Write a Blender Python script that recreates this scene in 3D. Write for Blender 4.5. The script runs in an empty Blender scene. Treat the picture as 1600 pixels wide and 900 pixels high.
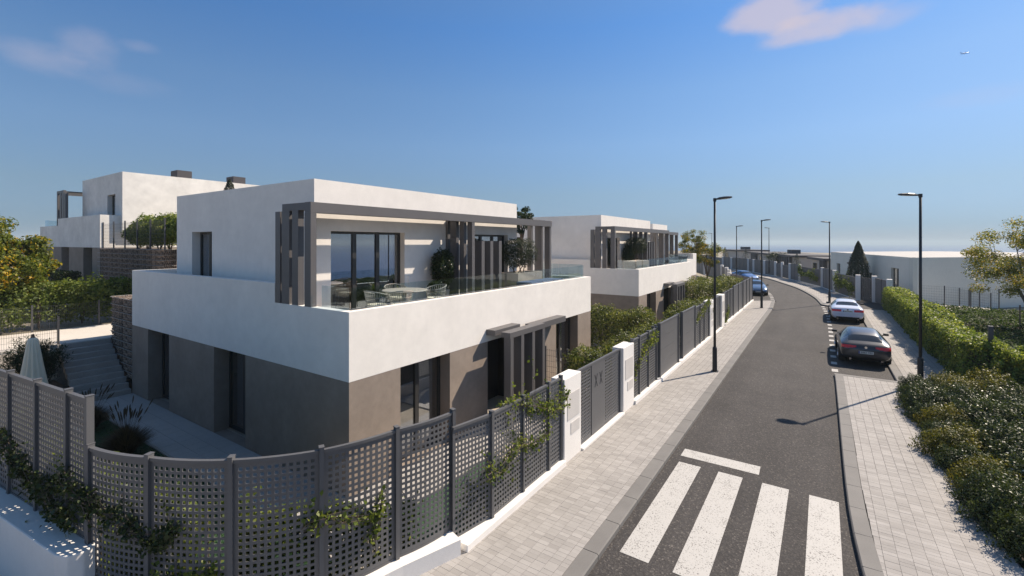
import bpy, bmesh, math, random
import numpy as np
from math import sin, cos, pi, radians, sqrt, atan2
from mathutils import Vector, Matrix

scene = bpy.context.scene
COL = scene.collection

# ------------------------------------------------------------------ camera
cam_d = bpy.data.cameras.new('camera')
cam = bpy.data.objects.new('camera', cam_d); COL.objects.link(cam)
cam.location = (8.52, -6.35, 5.30)
cam.rotation_euler = (radians(90), 0, radians(33.8))
cam_d.sensor_width = 36.0
cam_d.lens = 719 / 1600 * 36
cam_d.shift_y = -71 / 1600
cam_d.clip_start = 0.05
cam_d.clip_end = 20000
scene.camera = cam

# ------------------------------------------------------------------ sun and sky
SUN_EL = radians(43.5)
SUN_AZ = radians(28.0)          # clockwise from +Y
sd = Vector((sin(SUN_AZ) * cos(SUN_EL), cos(SUN_AZ) * cos(SUN_EL), sin(SUN_EL)))
sl = bpy.data.lights.new('sun', 'SUN'); sl.energy = 4.9; sl.angle = radians(0.53)
sl.color = (1.0, 0.87, 0.72)
so = bpy.data.objects.new('sun', sl); COL.objects.link(so)
so.rotation_euler = (-sd).to_track_quat('-Z', 'Y').to_euler()
so.location = (30, 40, 60)

def view_dir(px, py):
    """unit direction in the sky seen at a bearing/elevation (used for cloud positions)"""
    a = radians(33.8); s_, c_ = sin(a), cos(a)
    r = (px - 800) / 719.0; u = (379 - py) / 719.0
    return Vector((c_ * r - s_, s_ * r + c_, u)).normalized()

w = bpy.data.worlds.new('World'); scene.world = w; w.use_nodes = True
nt = w.node_tree; nt.nodes.clear()
def N(t, **kw):
    n = nt.nodes.new(t)
    for k, v in kw.items(): setattr(n, k, v)
    return n
out = N('ShaderNodeOutputWorld'); bg = N('ShaderNodeBackground'); sky = N('ShaderNodeTexSky')
sky.sky_type = 'NISHITA'; sky.sun_disc = False
sky.sun_elevation = SUN_EL; sky.sun_rotation = SUN_AZ
sky.altitude = 0; sky.air_density = 1.0; sky.dust_density = 0.3; sky.ozone_density = 3.0
bg.inputs['Strength'].default_value = 0.10
SKYG = ((0.03, (0.26, 0.35, 0.56)), (0.10, (0.44, 0.475, 0.55)), (0.20, (0.62, 0.66, 0.72)), (0.30, (0.66, 0.745, 0.81)), (0.42, (0.53, 0.75, 0.92)), (0.62, (0.86, 0.90, 0.88)))
hsv = N('ShaderNodeHueSaturation'); hsv.inputs['Saturation'].default_value = 1.07
nt.links.new(sky.outputs[0], hsv.inputs['Color'])
tc = N('ShaderNodeTexCoord')
def vmath(op, a, b=None):
    n = N('ShaderNodeVectorMath', operation=op)
    nt.links.new(a, n.inputs[0])
    if b is not None:
        if isinstance(b, (tuple, Vector)): n.inputs[1].default_value = tuple(b)
        else: nt.links.new(b, n.inputs[1])
    return n
def fmath(op, a, b=0.0, c=None):
    n = N('ShaderNodeMath', operation=op)
    for i, v in enumerate((a, b, c)):
        if v is None: continue
        if isinstance(v, (int, float)): n.inputs[i].default_value = v
        else: nt.links.new(v, n.inputs[i])
    return n.outputs[0]
# sea air: the low sky is cooler and a little dimmer than the model's yellow horizon
sxyz = N('ShaderNodeSeparateXYZ'); nt.links.new(tc.outputs['Generated'], sxyz.inputs[0])
rampn = N('ShaderNodeValToRGB'); e_ = rampn.color_ramp.elements
e_[0].position = 0.0; e_[0].color = (0.25, 0.34, 0.61, 1); e_[1].position = 1.0; e_[1].color = (1.0, 0.96, 0.86, 1)
for p_, c_ in SKYG:
    x_ = e_.new(p_); x_.color = (*c_, 1)
nt.links.new(sxyz.outputs[2], rampn.inputs[0])
grade = N('ShaderNodeMix', data_type='RGBA', blend_type='MULTIPLY'); grade.inputs['Factor'].default_value = 1.0
nt.links.new(hsv.outputs[0], grade.inputs['A']); nt.links.new(rampn.outputs[0], grade.inputs['B'])
noise = N('ShaderNodeTexNoise'); noise.inputs['Scale'].default_value = 7.0
noise.inputs['Detail'].default_value = 7.0; noise.inputs['Roughness'].default_value = 0.62
strch = vmath('MULTIPLY', tc.outputs['Generated'], (1.0, 1.0, 1.9))
nt.links.new(strch.outputs[0], noise.inputs['Vector'])
cur = grade.outputs['Result']
def cloud(px, py, wpx, hpx, k, alpha, tilt=0.0, soft=0.9):
    global cur
    C0 = view_dir(px, py)
    T = C0.cross(Vector((0, 0, 1))).normalized(); B = T.cross(C0).normalized()
    T2 = (T * cos(tilt) + B * sin(tilt)); B2 = (B * cos(tilt) - T * sin(tilt))
    sc_ = 719.0 / (C0.dot(view_dir(800, 379))) * 1.0
    u = vmath('DOT_PRODUCT', tc.outputs['Generated'], T2).outputs['Value']
    v = vmath('DOT_PRODUCT', tc.outputs['Generated'], B2).outputs['Value']
    f_ = vmath('DOT_PRODUCT', tc.outputs['Generated'], C0).outputs['Value']
    u = fmath('MULTIPLY', u, sc_ / wpx); v = fmath('MULTIPLY', v, sc_ / hpx)
    r2 = fmath('ADD', fmath('MULTIPLY', u, u), fmath('MULTIPLY', v, v))
    m = fmath('SUBTRACT', 1.0, r2)
    m = fmath('ADD', m, fmath('MULTIPLY', fmath('SUBTRACT', noise.outputs['Fac'], 0.5), k))
    mr = N('ShaderNodeMapRange', interpolation_type='SMOOTHSTEP')
    mr.inputs['From Min'].default_value = 0.0; mr.inputs['From Max'].default_value = soft
    mr.inputs['To Max'].default_value = alpha
    nt.links.new(m, mr.inputs['Value'])
    front = fmath('GREATER_THAN', f_, 0.0)
    a_ = fmath('MULTIPLY', mr.outputs[0], front)
    mx = N('ShaderNodeMix', data_type='RGBA')
    nt.links.new(a_, mx.inputs['Factor']); nt.links.new(cur, mx.inputs['A'])
    mx.inputs['B'].default_value = CLOUDCOL
    cur = mx.outputs['Result']
CLOUDCOL = (4.6, 4.0, 4.4, 1)
cloud(1212, 20, 84, 34, 2.2, 0.70, tilt=-0.06, soft=1.0)
cloud(1290, 36, 98, 27, 2.4, 0.66, tilt=0.06, soft=1.1)
cloud(1390, 28, 60, 20, 1.8, 0.35, tilt=0.12, soft=1.5)
cloud(72, 94, 62, 32, 2.6, 0.28, tilt=-0.05, soft=1.7)
cloud(145, 74, 48, 38, 2.6, 0.27, tilt=0.1, soft=1.7)
cloud(216, 72, 34, 14, 2.5, 0.2, soft=1.6)
cloud(1520, 152, 90, 20, 2.4, 0.10, soft=1.6)
cloud(200, 132, 80, 22, 2.6, 0.12, soft=1.7)
nt.links.new(cur, bg.inputs['Color']); nt.links.new(bg.outputs[0], out.inputs[0])

scene.view_settings.view_transform = 'Standard'
scene.view_settings.look = 'None'
scene.view_settings.exposure = 0.57
scene.view_settings.gamma = 1.0
scene.render.engine = 'CYCLES'
scene.cycles.max_bounces = 7
scene.cycles.transparent_max_bounces = 24
scene.cycles.caustics_reflective = False
scene.cycles.caustics_refractive = False
scene.render.resolution_x = 1024; scene.render.resolution_y = 576

R = random.Random(7)
RNG = np.random.default_rng(11)

# ------------------------------------------------------------------ materials
M = {}
def mat(name, col, rough=0.6, metal=0.0, spec=0.5, n1=None, n2=None, bump=None, coat=0.0, world=False, **kw):
    """principled material; n1/n2 = (scale, amount) brightness noises, bump = (scale, strength, distance)"""
    m = bpy.data.materials.new(name); m.use_nodes = True
    t = m.node_tree; b = t.nodes['Principled BSDF']
    b.inputs['Roughness'].default_value = rough; b.inputs['Metallic'].default_value = metal
    b.inputs['Specular IOR Level'].default_value = spec
    if coat: b.inputs['Coat Weight'].default_value = coat; b.inputs['Coat Roughness'].default_value = 0.05
    c = None
    src = None
    if n1 or n2 or bump:
        if world:
            src = t.nodes.new('ShaderNodeNewGeometry').outputs['Position']
        else:
            src = t.nodes.new('ShaderNodeTexCoord').outputs['Object']
    rgb = t.nodes.new('ShaderNodeRGB'); rgb.outputs[0].default_value = (*col, 1); c = rgb.outputs[0]
    for nn in (n1, n2):
        if not nn: continue
        no = t.nodes.new('ShaderNodeTexNoise'); no.inputs['Scale'].default_value = nn[0]
        no.inputs['Detail'].default_value = 6; no.inputs['Roughness'].default_value = 0.6
        t.links.new(src, no.inputs['Vector'])
        mr = t.nodes.new('ShaderNodeMapRange')
        mr.inputs['From Min'].default_value = 0.25; mr.inputs['From Max'].default_value = 0.75
        mr.inputs['To Min'].default_value = 1 - nn[1]; mr.inputs['To Max'].default_value = 1 + nn[1]
        t.links.new(no.outputs['Fac'], mr.inputs['Value'])
        vm = t.nodes.new('ShaderNodeVectorMath'); vm.operation = 'SCALE'
        t.links.new(c, vm.inputs[0]); t.links.new(mr.outputs[0], vm.inputs['Scale']); c = vm.outputs[0]
    t.links.new(c, b.inputs['Base Color'])
    if bump:
        no = t.nodes.new('ShaderNodeTexNoise'); no.inputs['Scale'].default_value = bump[0]
        no.inputs['Detail'].default_value = 5
        t.links.new(src, no.inputs['Vector'])
        bp = t.nodes.new('ShaderNodeBump'); bp.inputs['Strength'].default_value = bump[1]
        bp.inputs['Distance'].default_value = bump[2]
        t.links.new(no.outputs['Fac'], bp.inputs['Height']); t.links.new(bp.outputs[0], b.inputs['Normal'])
    M[name] = m
    return m

mat('white_render', (0.86, 0.815, 0.755), 0.85, spec=0.25, n1=(0.8, 0.06), n2=(3.5, 0.045), bump=(28, 0.35, 0.006), world=True)
mat('hill_render', (0.80, 0.77, 0.72), 0.85, spec=0.25, n1=(0.6, 0.13), n2=(2.2, 0.09), bump=(20, 0.3, 0.006), world=True)
mat('taupe_render', (0.285, 0.233, 0.192), 0.85, spec=0.25, n1=(1.1, 0.16), n2=(5, 0.09), bump=(28, 0.35, 0.006), world=True)
mat('white_wall', (0.80, 0.77, 0.73), 0.8, spec=0.3, n1=(1.2, 0.05), n2=(15, 0.03), bump=(40, 0.3, 0.004), world=True)
mat('pale_green_render', (0.76, 0.75, 0.67), 0.9, spec=0.2, n1=(0.3, 0.06), n2=(4, 0.03), bump=(10, 0.3, 0.01), world=True)
mat('cover_panel', (0.60, 0.57, 0.54), 0.5, spec=0.4, n1=(4, 0.03))
mat('fence_metal', (0.104, 0.104, 0.108), 0.48, metal=0.0, spec=0.5, n1=(2, 0.06), n2=(40, 0.03), world=True)
mat('slat_metal', (0.115, 0.108, 0.108), 0.5, spec=0.5, n1=(1.5, 0.06), n2=(30, 0.03), world=True)
mat('frame_dark', (0.032, 0.031, 0.031), 0.4, spec=0.5)
mat('lamp_black', (0.016, 0.018, 0.022), 0.45, spec=0.5, n1=(20, 0.1))
mat('lamp_lens', (0.55, 0.52, 0.45), 0.3)
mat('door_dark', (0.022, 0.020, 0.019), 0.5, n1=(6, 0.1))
mat('curtain', (0.55, 0.50, 0.46), 0.9, n1=(3, 0.08))
mat('curtain_dark', (0.10, 0.10, 0.11), 0.9)
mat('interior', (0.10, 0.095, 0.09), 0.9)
mat('deck_tile', (0.50, 0.44, 0.38), 0.7, n1=(1, 0.08), n2=(12, 0.05), world=True)
mat('path_tile', (0.40, 0.38, 0.36), 0.75, n1=(1, 0.08), n2=(14, 0.06), world=True)
mat('stone_step', (0.36, 0.33, 0.30), 0.8, n1=(1.5, 0.1), n2=(25, 0.08), bump=(40, 0.3, 0.004), world=True)
mat('plaza_stone', (0.62, 0.57, 0.51), 0.8, n1=(0.6, 0.08), n2=(8, 0.06), world=True)
mat('kerb_stone', (0.175, 0.167, 0.158), 0.8, n1=(1.1, 0.16), n2=(60, 0.12), bump=(80, 0.4, 0.003), world=True)
mat('grout', (0.10, 0.095, 0.09), 0.95, n1=(6, 0.2), world=True)
mat('gravel', (0.42, 0.37, 0.30), 0.95, n1=(3, 0.15), n2=(45, 0.25), bump=(50, 0.8, 0.01), world=True)
mat('soil', (0.085, 0.065, 0.05), 0.95, n1=(1.2, 0.25), n2=(14, 0.3), bump=(9, 0.8, 0.05), world=True)
mat('ground_grass', (0.27, 0.235, 0.175), 0.95, n1=(0.15, 0.3), n2=(3, 0.3), bump=(5, 0.8, 0.05), world=True)
mat('lawn', (0.03, 0.075, 0.03), 0.9, n1=(3, 0.3), n2=(30, 0.3), bump=(30, 0.8, 0.02), world=True)
mat('cream_fabric', (0.80, 0.72, 0.56), 0.9, n1=(5, 0.05), bump=(60, 0.2, 0.003))
mat('rope', (0.42, 0.38, 0.33), 0.9, n1=(30, 0.2))
mat('table_top', (0.46, 0.40, 0.34), 0.5, n1=(6, 0.12))
mat('pot_concrete', (0.36, 0.33, 0.30), 0.85, n1=(5, 0.15), n2=(30, 0.08))
mat('planter_travertine', (0.42, 0.34, 0.26), 0.8, n1=(6, 0.15), n2=(30, 0.08))
mat('blue_cushion', (0.10, 0.14, 0.25), 0.9)
mat('wood', (0.16, 0.10, 0.06), 0.7, n1=(8, 0.2))
mat('bark', (0.10, 0.075, 0.055), 0.95, n1=(8, 0.3), bump=(30, 0.8, 0.01))
mat('bark_pale', (0.20, 0.17, 0.14), 0.95, n1=(8, 0.3), bump=(30, 0.8, 0.01))
mat('gabion_wire', (0.40, 0.38, 0.36), 0.5, metal=0.2)
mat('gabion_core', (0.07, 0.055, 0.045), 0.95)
mat('wire', (0.075, 0.075, 0.08), 0.5, metal=0.2)
mat('tyre', (0.012, 0.012, 0.013), 0.8)
mat('rim', (0.12, 0.12, 0.13), 0.3, metal=0.9)
mat('car_dark', (0.035, 0.037, 0.045), 0.38, metal=0.4, coat=0.8)
mat('car_white', (0.70, 0.73, 0.84), 0.28, coat=0.9)
mat('car_blue', (0.02, 0.10, 0.30), 0.3, metal=0.35, coat=1.0)
mat('car_steel_blue', (0.055, 0.11, 0.21), 0.3, metal=0.4, coat=1.0)
mat('car_glass', (0.010, 0.011, 0.013), 0.05, spec=0.8)
mat('black_trim', (0.010, 0.010, 0.011), 0.5)
mat('tail_red', (0.80, 0.02, 0.02), 0.15, coat=1.0)
mat('headlight_clear', (0.45, 0.50, 0.58), 0.08, metal=0.4, coat=1.0)
mat('plate_white', (0.62, 0.62, 0.58), 0.4)
mat('plate_blue', (0.02, 0.05, 0.25), 0.4)
mat('chrome', (0.55, 0.55, 0.55), 0.12, metal=1.0)
mat('aircraft_white', (0.9, 0.9, 0.9), 0.3)
mat('rock', (0.36, 0.27, 0.18), 0.95, n1=(0.05, 0.3), n2=(0.4, 0.3), world=True)
mat('far_white', (0.50, 0.46, 0.42), 0.9, n1=(0.3, 0.05), world=True)
mat('far_dark', (0.075, 0.07, 0.075), 0.8)
mat('steel', (0.4, 0.4, 0.4), 0.35, metal=0.9)

def node_mat(name):
    m = bpy.data.materials.new(name); m.use_nodes = True; M[name] = m
    t = m.node_tree; return m, t, t.nodes['Principled BSDF']

# asphalt: dark binder, pale and brown aggregate specks, patches
def asphalt():
    m, t, b = node_mat('asphalt')
    g = t.nodes.new('ShaderNodeNewGeometry').outputs['Position']
    v = t.nodes.new('ShaderNodeTexVoronoi'); v.inputs['Scale'].default_value = 42
    t.links.new(g, v.inputs['Vector'])
    sep = t.nodes.new('ShaderNodeSeparateColor'); t.links.new(v.outputs['Color'], sep.inputs[0])
    cr = t.nodes.new('ShaderNodeValToRGB'); cr.color_ramp.interpolation = 'LINEAR'
    e = cr.color_ramp.elements
    e[0].position = 0.0; e[0].color = (0.037, 0.034, 0.033, 1)
    e[1].position = 1.0; e[1].color = (0.14, 0.125, 0.112, 1)
    for p_, c_ in ((0.35, (0.046, 0.042, 0.041)), (0.72, (0.058, 0.053, 0.051)), (0.92, (0.075, 0.068, 0.062))):
        x = e.new(p_); x.color = (*c_, 1)
    t.links.new(sep.outputs[0], cr.inputs[0])
    n = t.nodes.new('ShaderNodeTexNoise'); n.inputs['Scale'].default_value = 0.55; n.inputs['Detail'].default_value = 5
    t.links.new(g, n.inputs['Vector'])
    mr = t.nodes.new('ShaderNodeMapRange'); mr.inputs['From Min'].default_value = .3; mr.inputs['From Max'].default_value = .7
    mr.inputs['To Min'].default_value = .86; mr.inputs['To Max'].default_value = 1.14
    t.links.new(n.outputs['Fac'], mr.inputs['Value'])
    s = t.nodes.new('ShaderNodeVectorMath'); s.operation = 'SCALE'
    t.links.new(cr.outputs[0], s.inputs[0]); t.links.new(mr.outputs[0], s.inputs['Scale'])
    st_ = t.nodes.new('ShaderNodeVectorMath'); st_.operation = 'MULTIPLY'; st_.inputs[1].default_value = (1.3, .10, 1)
    t.links.new(g, st_.inputs[0]); n3 = t.nodes.new('ShaderNodeTexNoise'); n3.inputs['Scale'].default_value = 1.0; n3.inputs['Detail'].default_value = 3
    t.links.new(st_.outputs[0], n3.inputs['Vector']); m3 = t.nodes.new('ShaderNodeMapRange'); m3.inputs['From Min'].default_value = .35; m3.inputs['From Max'].default_value = .65
    m3.inputs['To Min'].default_value = .90; m3.inputs['To Max'].default_value = 1.10; t.links.new(n3.outputs['Fac'], m3.inputs['Value'])
    s3 = t.nodes.new('ShaderNodeVectorMath'); s3.operation = 'SCALE'; t.links.new(s.outputs[0], s3.inputs[0]); t.links.new(m3.outputs[0], s3.inputs['Scale'])
    t.links.new(s3.outputs[0], b.inputs['Base Color'])
    b.inputs['Roughness'].default_value = .85; b.inputs['Specular IOR Level'].default_value = .3
    bp = t.nodes.new('ShaderNodeBump'); bp.inputs['Strength'].default_value = .5; bp.inputs['Distance'].default_value = .006
    t.links.new(v.outputs['Distance'], bp.inputs['Height']); t.links.new(bp.outputs[0], b.inputs['Normal'])
asphalt()

# worn road paint: white with dark aggregate showing through
def paint():
    m, t, b = node_mat('road_paint')
    g = t.nodes.new('ShaderNodeNewGeometry').outputs['Position']
    v = t.nodes.new('ShaderNodeTexNoise'); v.inputs['Scale'].default_value = 38; v.inputs['Detail'].default_value = 3
    t.links.new(g, v.inputs['Vector'])
    v2 = t.nodes.new('ShaderNodeTexNoise'); v2.inputs['Scale'].default_value = 3.0; v2.inputs['Detail'].default_value = 4
    t.links.new(g, v2.inputs['Vector'])
    ad = t.nodes.new('ShaderNodeMath'); ad.operation = 'MULTIPLY_ADD'
    t.links.new(v2.outputs['Fac'], ad.inputs[0]); ad.inputs[1].default_value = .28; t.links.new(v.outputs['Fac'], ad.inputs[2])
    cr = t.nodes.new('ShaderNodeValToRGB'); e = cr.color_ramp.elements
    e[0].position = .71; e[0].color = (.47, .455, .43, 1); e[1].position = .83; e[1].color = (.13, .12, .11, 1)
    t.links.new(ad.outputs[0], cr.inputs[0]); t.links.new(cr.outputs[0], b.inputs['Base Color'])
    b.inputs['Roughness'].default_value = .7
paint()

# pavers: one tone per 0.2 x 0.1 m block; 'sheet' version also draws the joints for the far part
def pavers(name, joints):
    m, t, b = node_mat(name)
    g = t.nodes.new('ShaderNodeNewGeometry').outputs['Position']
    sc = t.nodes.new('ShaderNodeVectorMath'); sc.operation = 'MULTIPLY'; sc.inputs[1].default_value = (5, 10, 0)
    t.links.new(g, sc.inputs[0])
    fl = t.nodes.new('ShaderNodeVectorMath'); fl.operation = 'FLOOR'; t.links.new(sc.outputs[0], fl.inputs[0])
    wn = t.nodes.new('ShaderNodeTexWhiteNoise'); t.links.new(fl.outputs[0], wn.inputs['Vector'])
    cr = t.nodes.new('ShaderNodeValToRGB'); e = cr.color_ramp.elements
    e[0].position = 0; e[0].color = (.31, .292, .275, 1); e[1].position = 1; e[1].color = (.385, .365, .345, 1)
    t.links.new(wn.outputs['Value'], cr.inputs[0])
    n = t.nodes.new('ShaderNodeTexNoise'); n.inputs['Scale'].default_value = .8; n.inputs['Detail'].default_value = 8
    n.inputs['Roughness'].default_value = .7
    t.links.new(g, n.inputs['Vector'])
    mr = t.nodes.new('ShaderNodeMapRange'); mr.inputs['From Min'].default_value = .3; mr.inputs['From Max'].default_value = .7
    mr.inputs['To Min'].default_value = .88; mr.inputs['To Max'].default_value = 1.12
    t.links.new(n.outputs['Fac'], mr.inputs['Value'])
    s = t.nodes.new('ShaderNodeVectorMath'); s.operation = 'SCALE'
    t.links.new(cr.outputs[0], s.inputs[0]); t.links.new(mr.outputs[0], s.inputs['Scale'])
    c = s.outputs[0]
    if joints:
        fr = t.nodes.new('ShaderNodeVectorMath'); fr.operation = 'FRACTION'; t.links.new(sc.outputs[0], fr.inputs[0])
        sx = t.nodes.new('ShaderNodeSeparateXYZ'); t.links.new(fr.outputs[0], sx.inputs[0])
        a1 = t.nodes.new('ShaderNodeMath'); a1.operation = 'LESS_THAN'; a1.inputs[1].default_value = .05
        a2 = t.nodes.new('ShaderNodeMath'); a2.operation = 'LESS_THAN'; a2.inputs[1].default_value = .06
        t.links.new(sx.outputs[0], a1.inputs[0]); t.links.new(sx.outputs[1], a2.inputs[0])
        mx = t.nodes.new('ShaderNodeMath'); mx.operation = 'MAXIMUM'
        t.links.new(a1.outputs[0], mx.inputs[0]); t.links.new(a2.outputs[0], mx.inputs[1])
        mc = t.nodes.new('ShaderNodeMix'); mc.data_type = 'RGBA'
        t.links.new(mx.outputs[0], mc.inputs['Factor']); t.links.new(c, mc.inputs['A'])
        mc.inputs['B'].default_value = (.13, .12, .115, 1); c = mc.outputs['Result']
    t.links.new(c, b.inputs['Base Color']); b.inputs['Roughness'].default_value = .85
    b.inputs['Specular IOR Level'].default_value = .3
    n2 = t.nodes.new('ShaderNodeTexNoise'); n2.inputs['Scale'].default_value = 70
    t.links.new(g, n2.inputs['Vector'])
    bp = t.nodes.new('ShaderNodeBump'); bp.inputs['Strength'].default_value = .3; bp.inputs['Distance'].default_value = .003
    t.links.new(n2.outputs['Fac'], bp.inputs['Height']); t.links.new(bp.outputs[0], b.inputs['Normal'])
pavers('paver', False); pavers('paver_sheet', True)

def leafmat(name, cols, tr=0.35, rough=0.5):
    m = bpy.data.materials.new(name); m.use_nodes = True; M[name] = m
    t = m.node_tree; t.nodes.clear()
    o = t.nodes.new('ShaderNodeOutputMaterial')
    g = t.nodes.new('ShaderNodeNewGeometry')
    cr = t.nodes.new('ShaderNodeValToRGB'); e = cr.color_ramp.elements
    e[0].position = 0; e[0].color = (*cols[0], 1); e[1].position = 1; e[1].color = (*cols[-1], 1)
    for i, c in enumerate(cols[1:-1]):
        x = e.new((i + 1) / (len(cols) - 1)); x.color = (*c, 1)
    n = t.nodes.new('ShaderNodeTexNoise'); n.inputs['Scale'].default_value = 1.6; n.inputs['Detail'].default_value = 2
    t.links.new(g.outputs['Position'], n.inputs['Vector'])
    ad = t.nodes.new('ShaderNodeMath'); ad.operation = 'MULTIPLY_ADD'
    t.links.new(n.outputs['Fac'], ad.inputs[0]); ad.inputs[1].default_value = 1.3
    ms = t.nodes.new('ShaderNodeMath'); ms.operation = 'MULTIPLY_ADD'
    t.links.new(g.outputs['Random Per Island'], ms.inputs[0]); ms.inputs[1].default_value = .75; ms.inputs[2].default_value = -.52
    t.links.new(ms.outputs[0], ad.inputs[2])
    t.links.new(ad.outputs[0], cr.inputs[0])
    p = t.nodes.new('ShaderNodeBsdfPrincipled'); p.inputs['Roughness'].default_value = rough
    p.inputs['Specular IOR Level'].default_value = .28
    tl = t.nodes.new('ShaderNodeBsdfTranslucent')
    sc = t.nodes.new('ShaderNodeVectorMath'); sc.operation = 'MULTIPLY'; sc.inputs[1].default_value = (1.5, 1.45, .7)
    t.links.new(cr.outputs[0], p.inputs['Base Color']); t.links.new(cr.outputs[0], sc.inputs[0])
    t.links.new(sc.outputs[0], tl.inputs['Color'])
    mx = t.nodes.new('ShaderNodeMixShader'); mx.inputs[0].default_value = tr
    t.links.new(p.outputs[0], mx.inputs[1]); t.links.new(tl.outputs[0], mx.inputs[2]); t.links.new(mx.outputs[0], o.inputs[0])
leafmat('leaf_hedge', [(0.054, 0.085, 0.019), (0.116, 0.171, 0.031), (0.232, 0.279, 0.062), (0.403, 0.419, 0.139)], .42)
leafmat('leaf_field', [(0.022, 0.042, 0.012), (0.045, 0.08, 0.018), (0.10, 0.14, 0.035)], .30, .7)
leafmat('leaf_dark', [(.012, .022, .008), (.025, .042, .013), (.05, .075, .022)], .22, .4)
leafmat('leaf_bush', [(.028, .042, .012), (.065, .09, .02), (.15, .17, .05), (.27, .27, .11)], .34)
leafmat('leaf_olive', [(.018, .028, .016), (.035, .05, .028), (.06, .075, .045)], .2)
leafmat('leaf_autumn', [(0.060, 0.090, 0.014), (0.084, 0.114, 0.017), (0.108, 0.138, 0.019), (0.058, 0.079, 0.012), (0.144, 0.173, 0.017), (0.403, 0.302, 0.022), (0.605, 0.346, 0.022)], .42)
leafmat('leaf_tree', [(0.068, 0.088, 0.023), (0.138, 0.167, 0.039), (0.294, 0.274, 0.059), (0.529, 0.334, 0.059)], .38)
leafmat('leaf_vine', [(0.043, 0.072, 0.017), (0.116, 0.160, 0.029), (0.246, 0.275, 0.072)], .42)
leafmat('leaf_cypress', [(0.012, 0.022, 0.008), (0.022, 0.036, 0.013), (0.036, 0.054, 0.019)], .12)
leafmat('leaf_shrub', [(0.022, 0.034, 0.013), (0.042, 0.063, 0.020), (0.086, 0.109, 0.037)], .25, .42)
leafmat('leaf_shrub_yellow', [(0.047, 0.059, 0.014), (0.105, 0.112, 0.021), (0.234, 0.199, 0.030)], .32)
leafmat('flower_white', [(.5, .5, .46), (.6, .6, .55)], .2)
leafmat('grass_brown', [(.05, .035, .02), (.10, .07, .04), (.16, .11, .07)], .3)
leafmat('grass_lawn', [(.015, .05, .015), (.025, .08, .022), (.05, .11, .03)], .3)
leafmat('leaf_palm', [(.05, .09, .02), (.10, .16, .03), (.2, .24, .06)], .35)

def glass(name, tint, refl, alpha):
    m = bpy.data.materials.new(name); m.use_nodes = True; M[name] = m
    t = m.node_tree; t.nodes.clear()
    o = t.nodes.new('ShaderNodeOutputMaterial')
    tr = t.nodes.new('ShaderNodeBsdfTransparent'); tr.inputs[0].default_value = (*tint, 1)
    gl = t.nodes.new('ShaderNodeBsdfGlossy'); gl.inputs['Roughness'].default_value = 0.0
    gl.inputs[0].default_value = (.92, .95, 1, 1)
    lw_ = t.nodes.new('ShaderNodeLayerWeight'); lw_.inputs['Blend'].default_value = .5
    fr = t.nodes.new('ShaderNodeMath'); fr.operation = 'POWER'; fr.inputs[1].default_value = 4.0
    t.links.new(lw_.outputs['Facing'], fr.inputs[0])
    ma = t.nodes.new('ShaderNodeMath'); ma.operation = 'MULTIPLY_ADD'; ma.use_clamp = True
    t.links.new(fr.outputs[0], ma.inputs[0]); ma.inputs[1].default_value = alpha; ma.inputs[2].default_value = refl
    mx = t.nodes.new('ShaderNodeMixShader')
    t.links.new(ma.outputs[0], mx.inputs[0]); t.links.new(tr.outputs[0], mx.inputs[1]); t.links.new(gl.outputs[0], mx.inputs[2])
    t.links.new(mx.outputs[0], o.inputs[0])
glass('window_glass', (.78, .80, .82), .24, .9)
glass('rail_glass', (.84, .91, .94), .06, .7)

def sea_mat():
    m, t, b = node_mat('sea_water')
    b.inputs['Base Color'].default_value = (.008, .06, .19, 1); b.inputs['Roughness'].default_value = .45
    b.inputs['Specular IOR Level'].default_value = .16
    g = t.nodes.new('ShaderNodeNewGeometry').outputs['Position']
    n = t.nodes.new('ShaderNodeTexNoise'); n.inputs['Scale'].default_value = .12; n.inputs['Detail'].default_value = 8
    t.links.new(g, n.inputs['Vector'])
    bp = t.nodes.new('ShaderNodeBump'); bp.inputs['Strength'].default_value = .8; bp.inputs['Distance'].default_value = 1.2
    t.links.new(n.outputs['Fac'], bp.inputs['Height']); t.links.new(bp.outputs[0], b.inputs['Normal'])
sea_mat()

def gabion_mat():
    m, t, b = node_mat('gabion_stone')
    g = t.nodes.new('ShaderNodeNewGeometry')
    cr = t.nodes.new('ShaderNodeValToRGB'); e = cr.color_ramp.elements
    e[0].color = (.11, .08, .06, 1); e[1].color = (.40, .30, .23, 1)
    t.links.new(g.outputs['Random Per Island'], cr.inputs[0]); t.links.new(cr.outputs[0], b.inputs['Base Color'])
    b.inputs['Roughness'].default_value = .9
gabion_mat()

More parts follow.
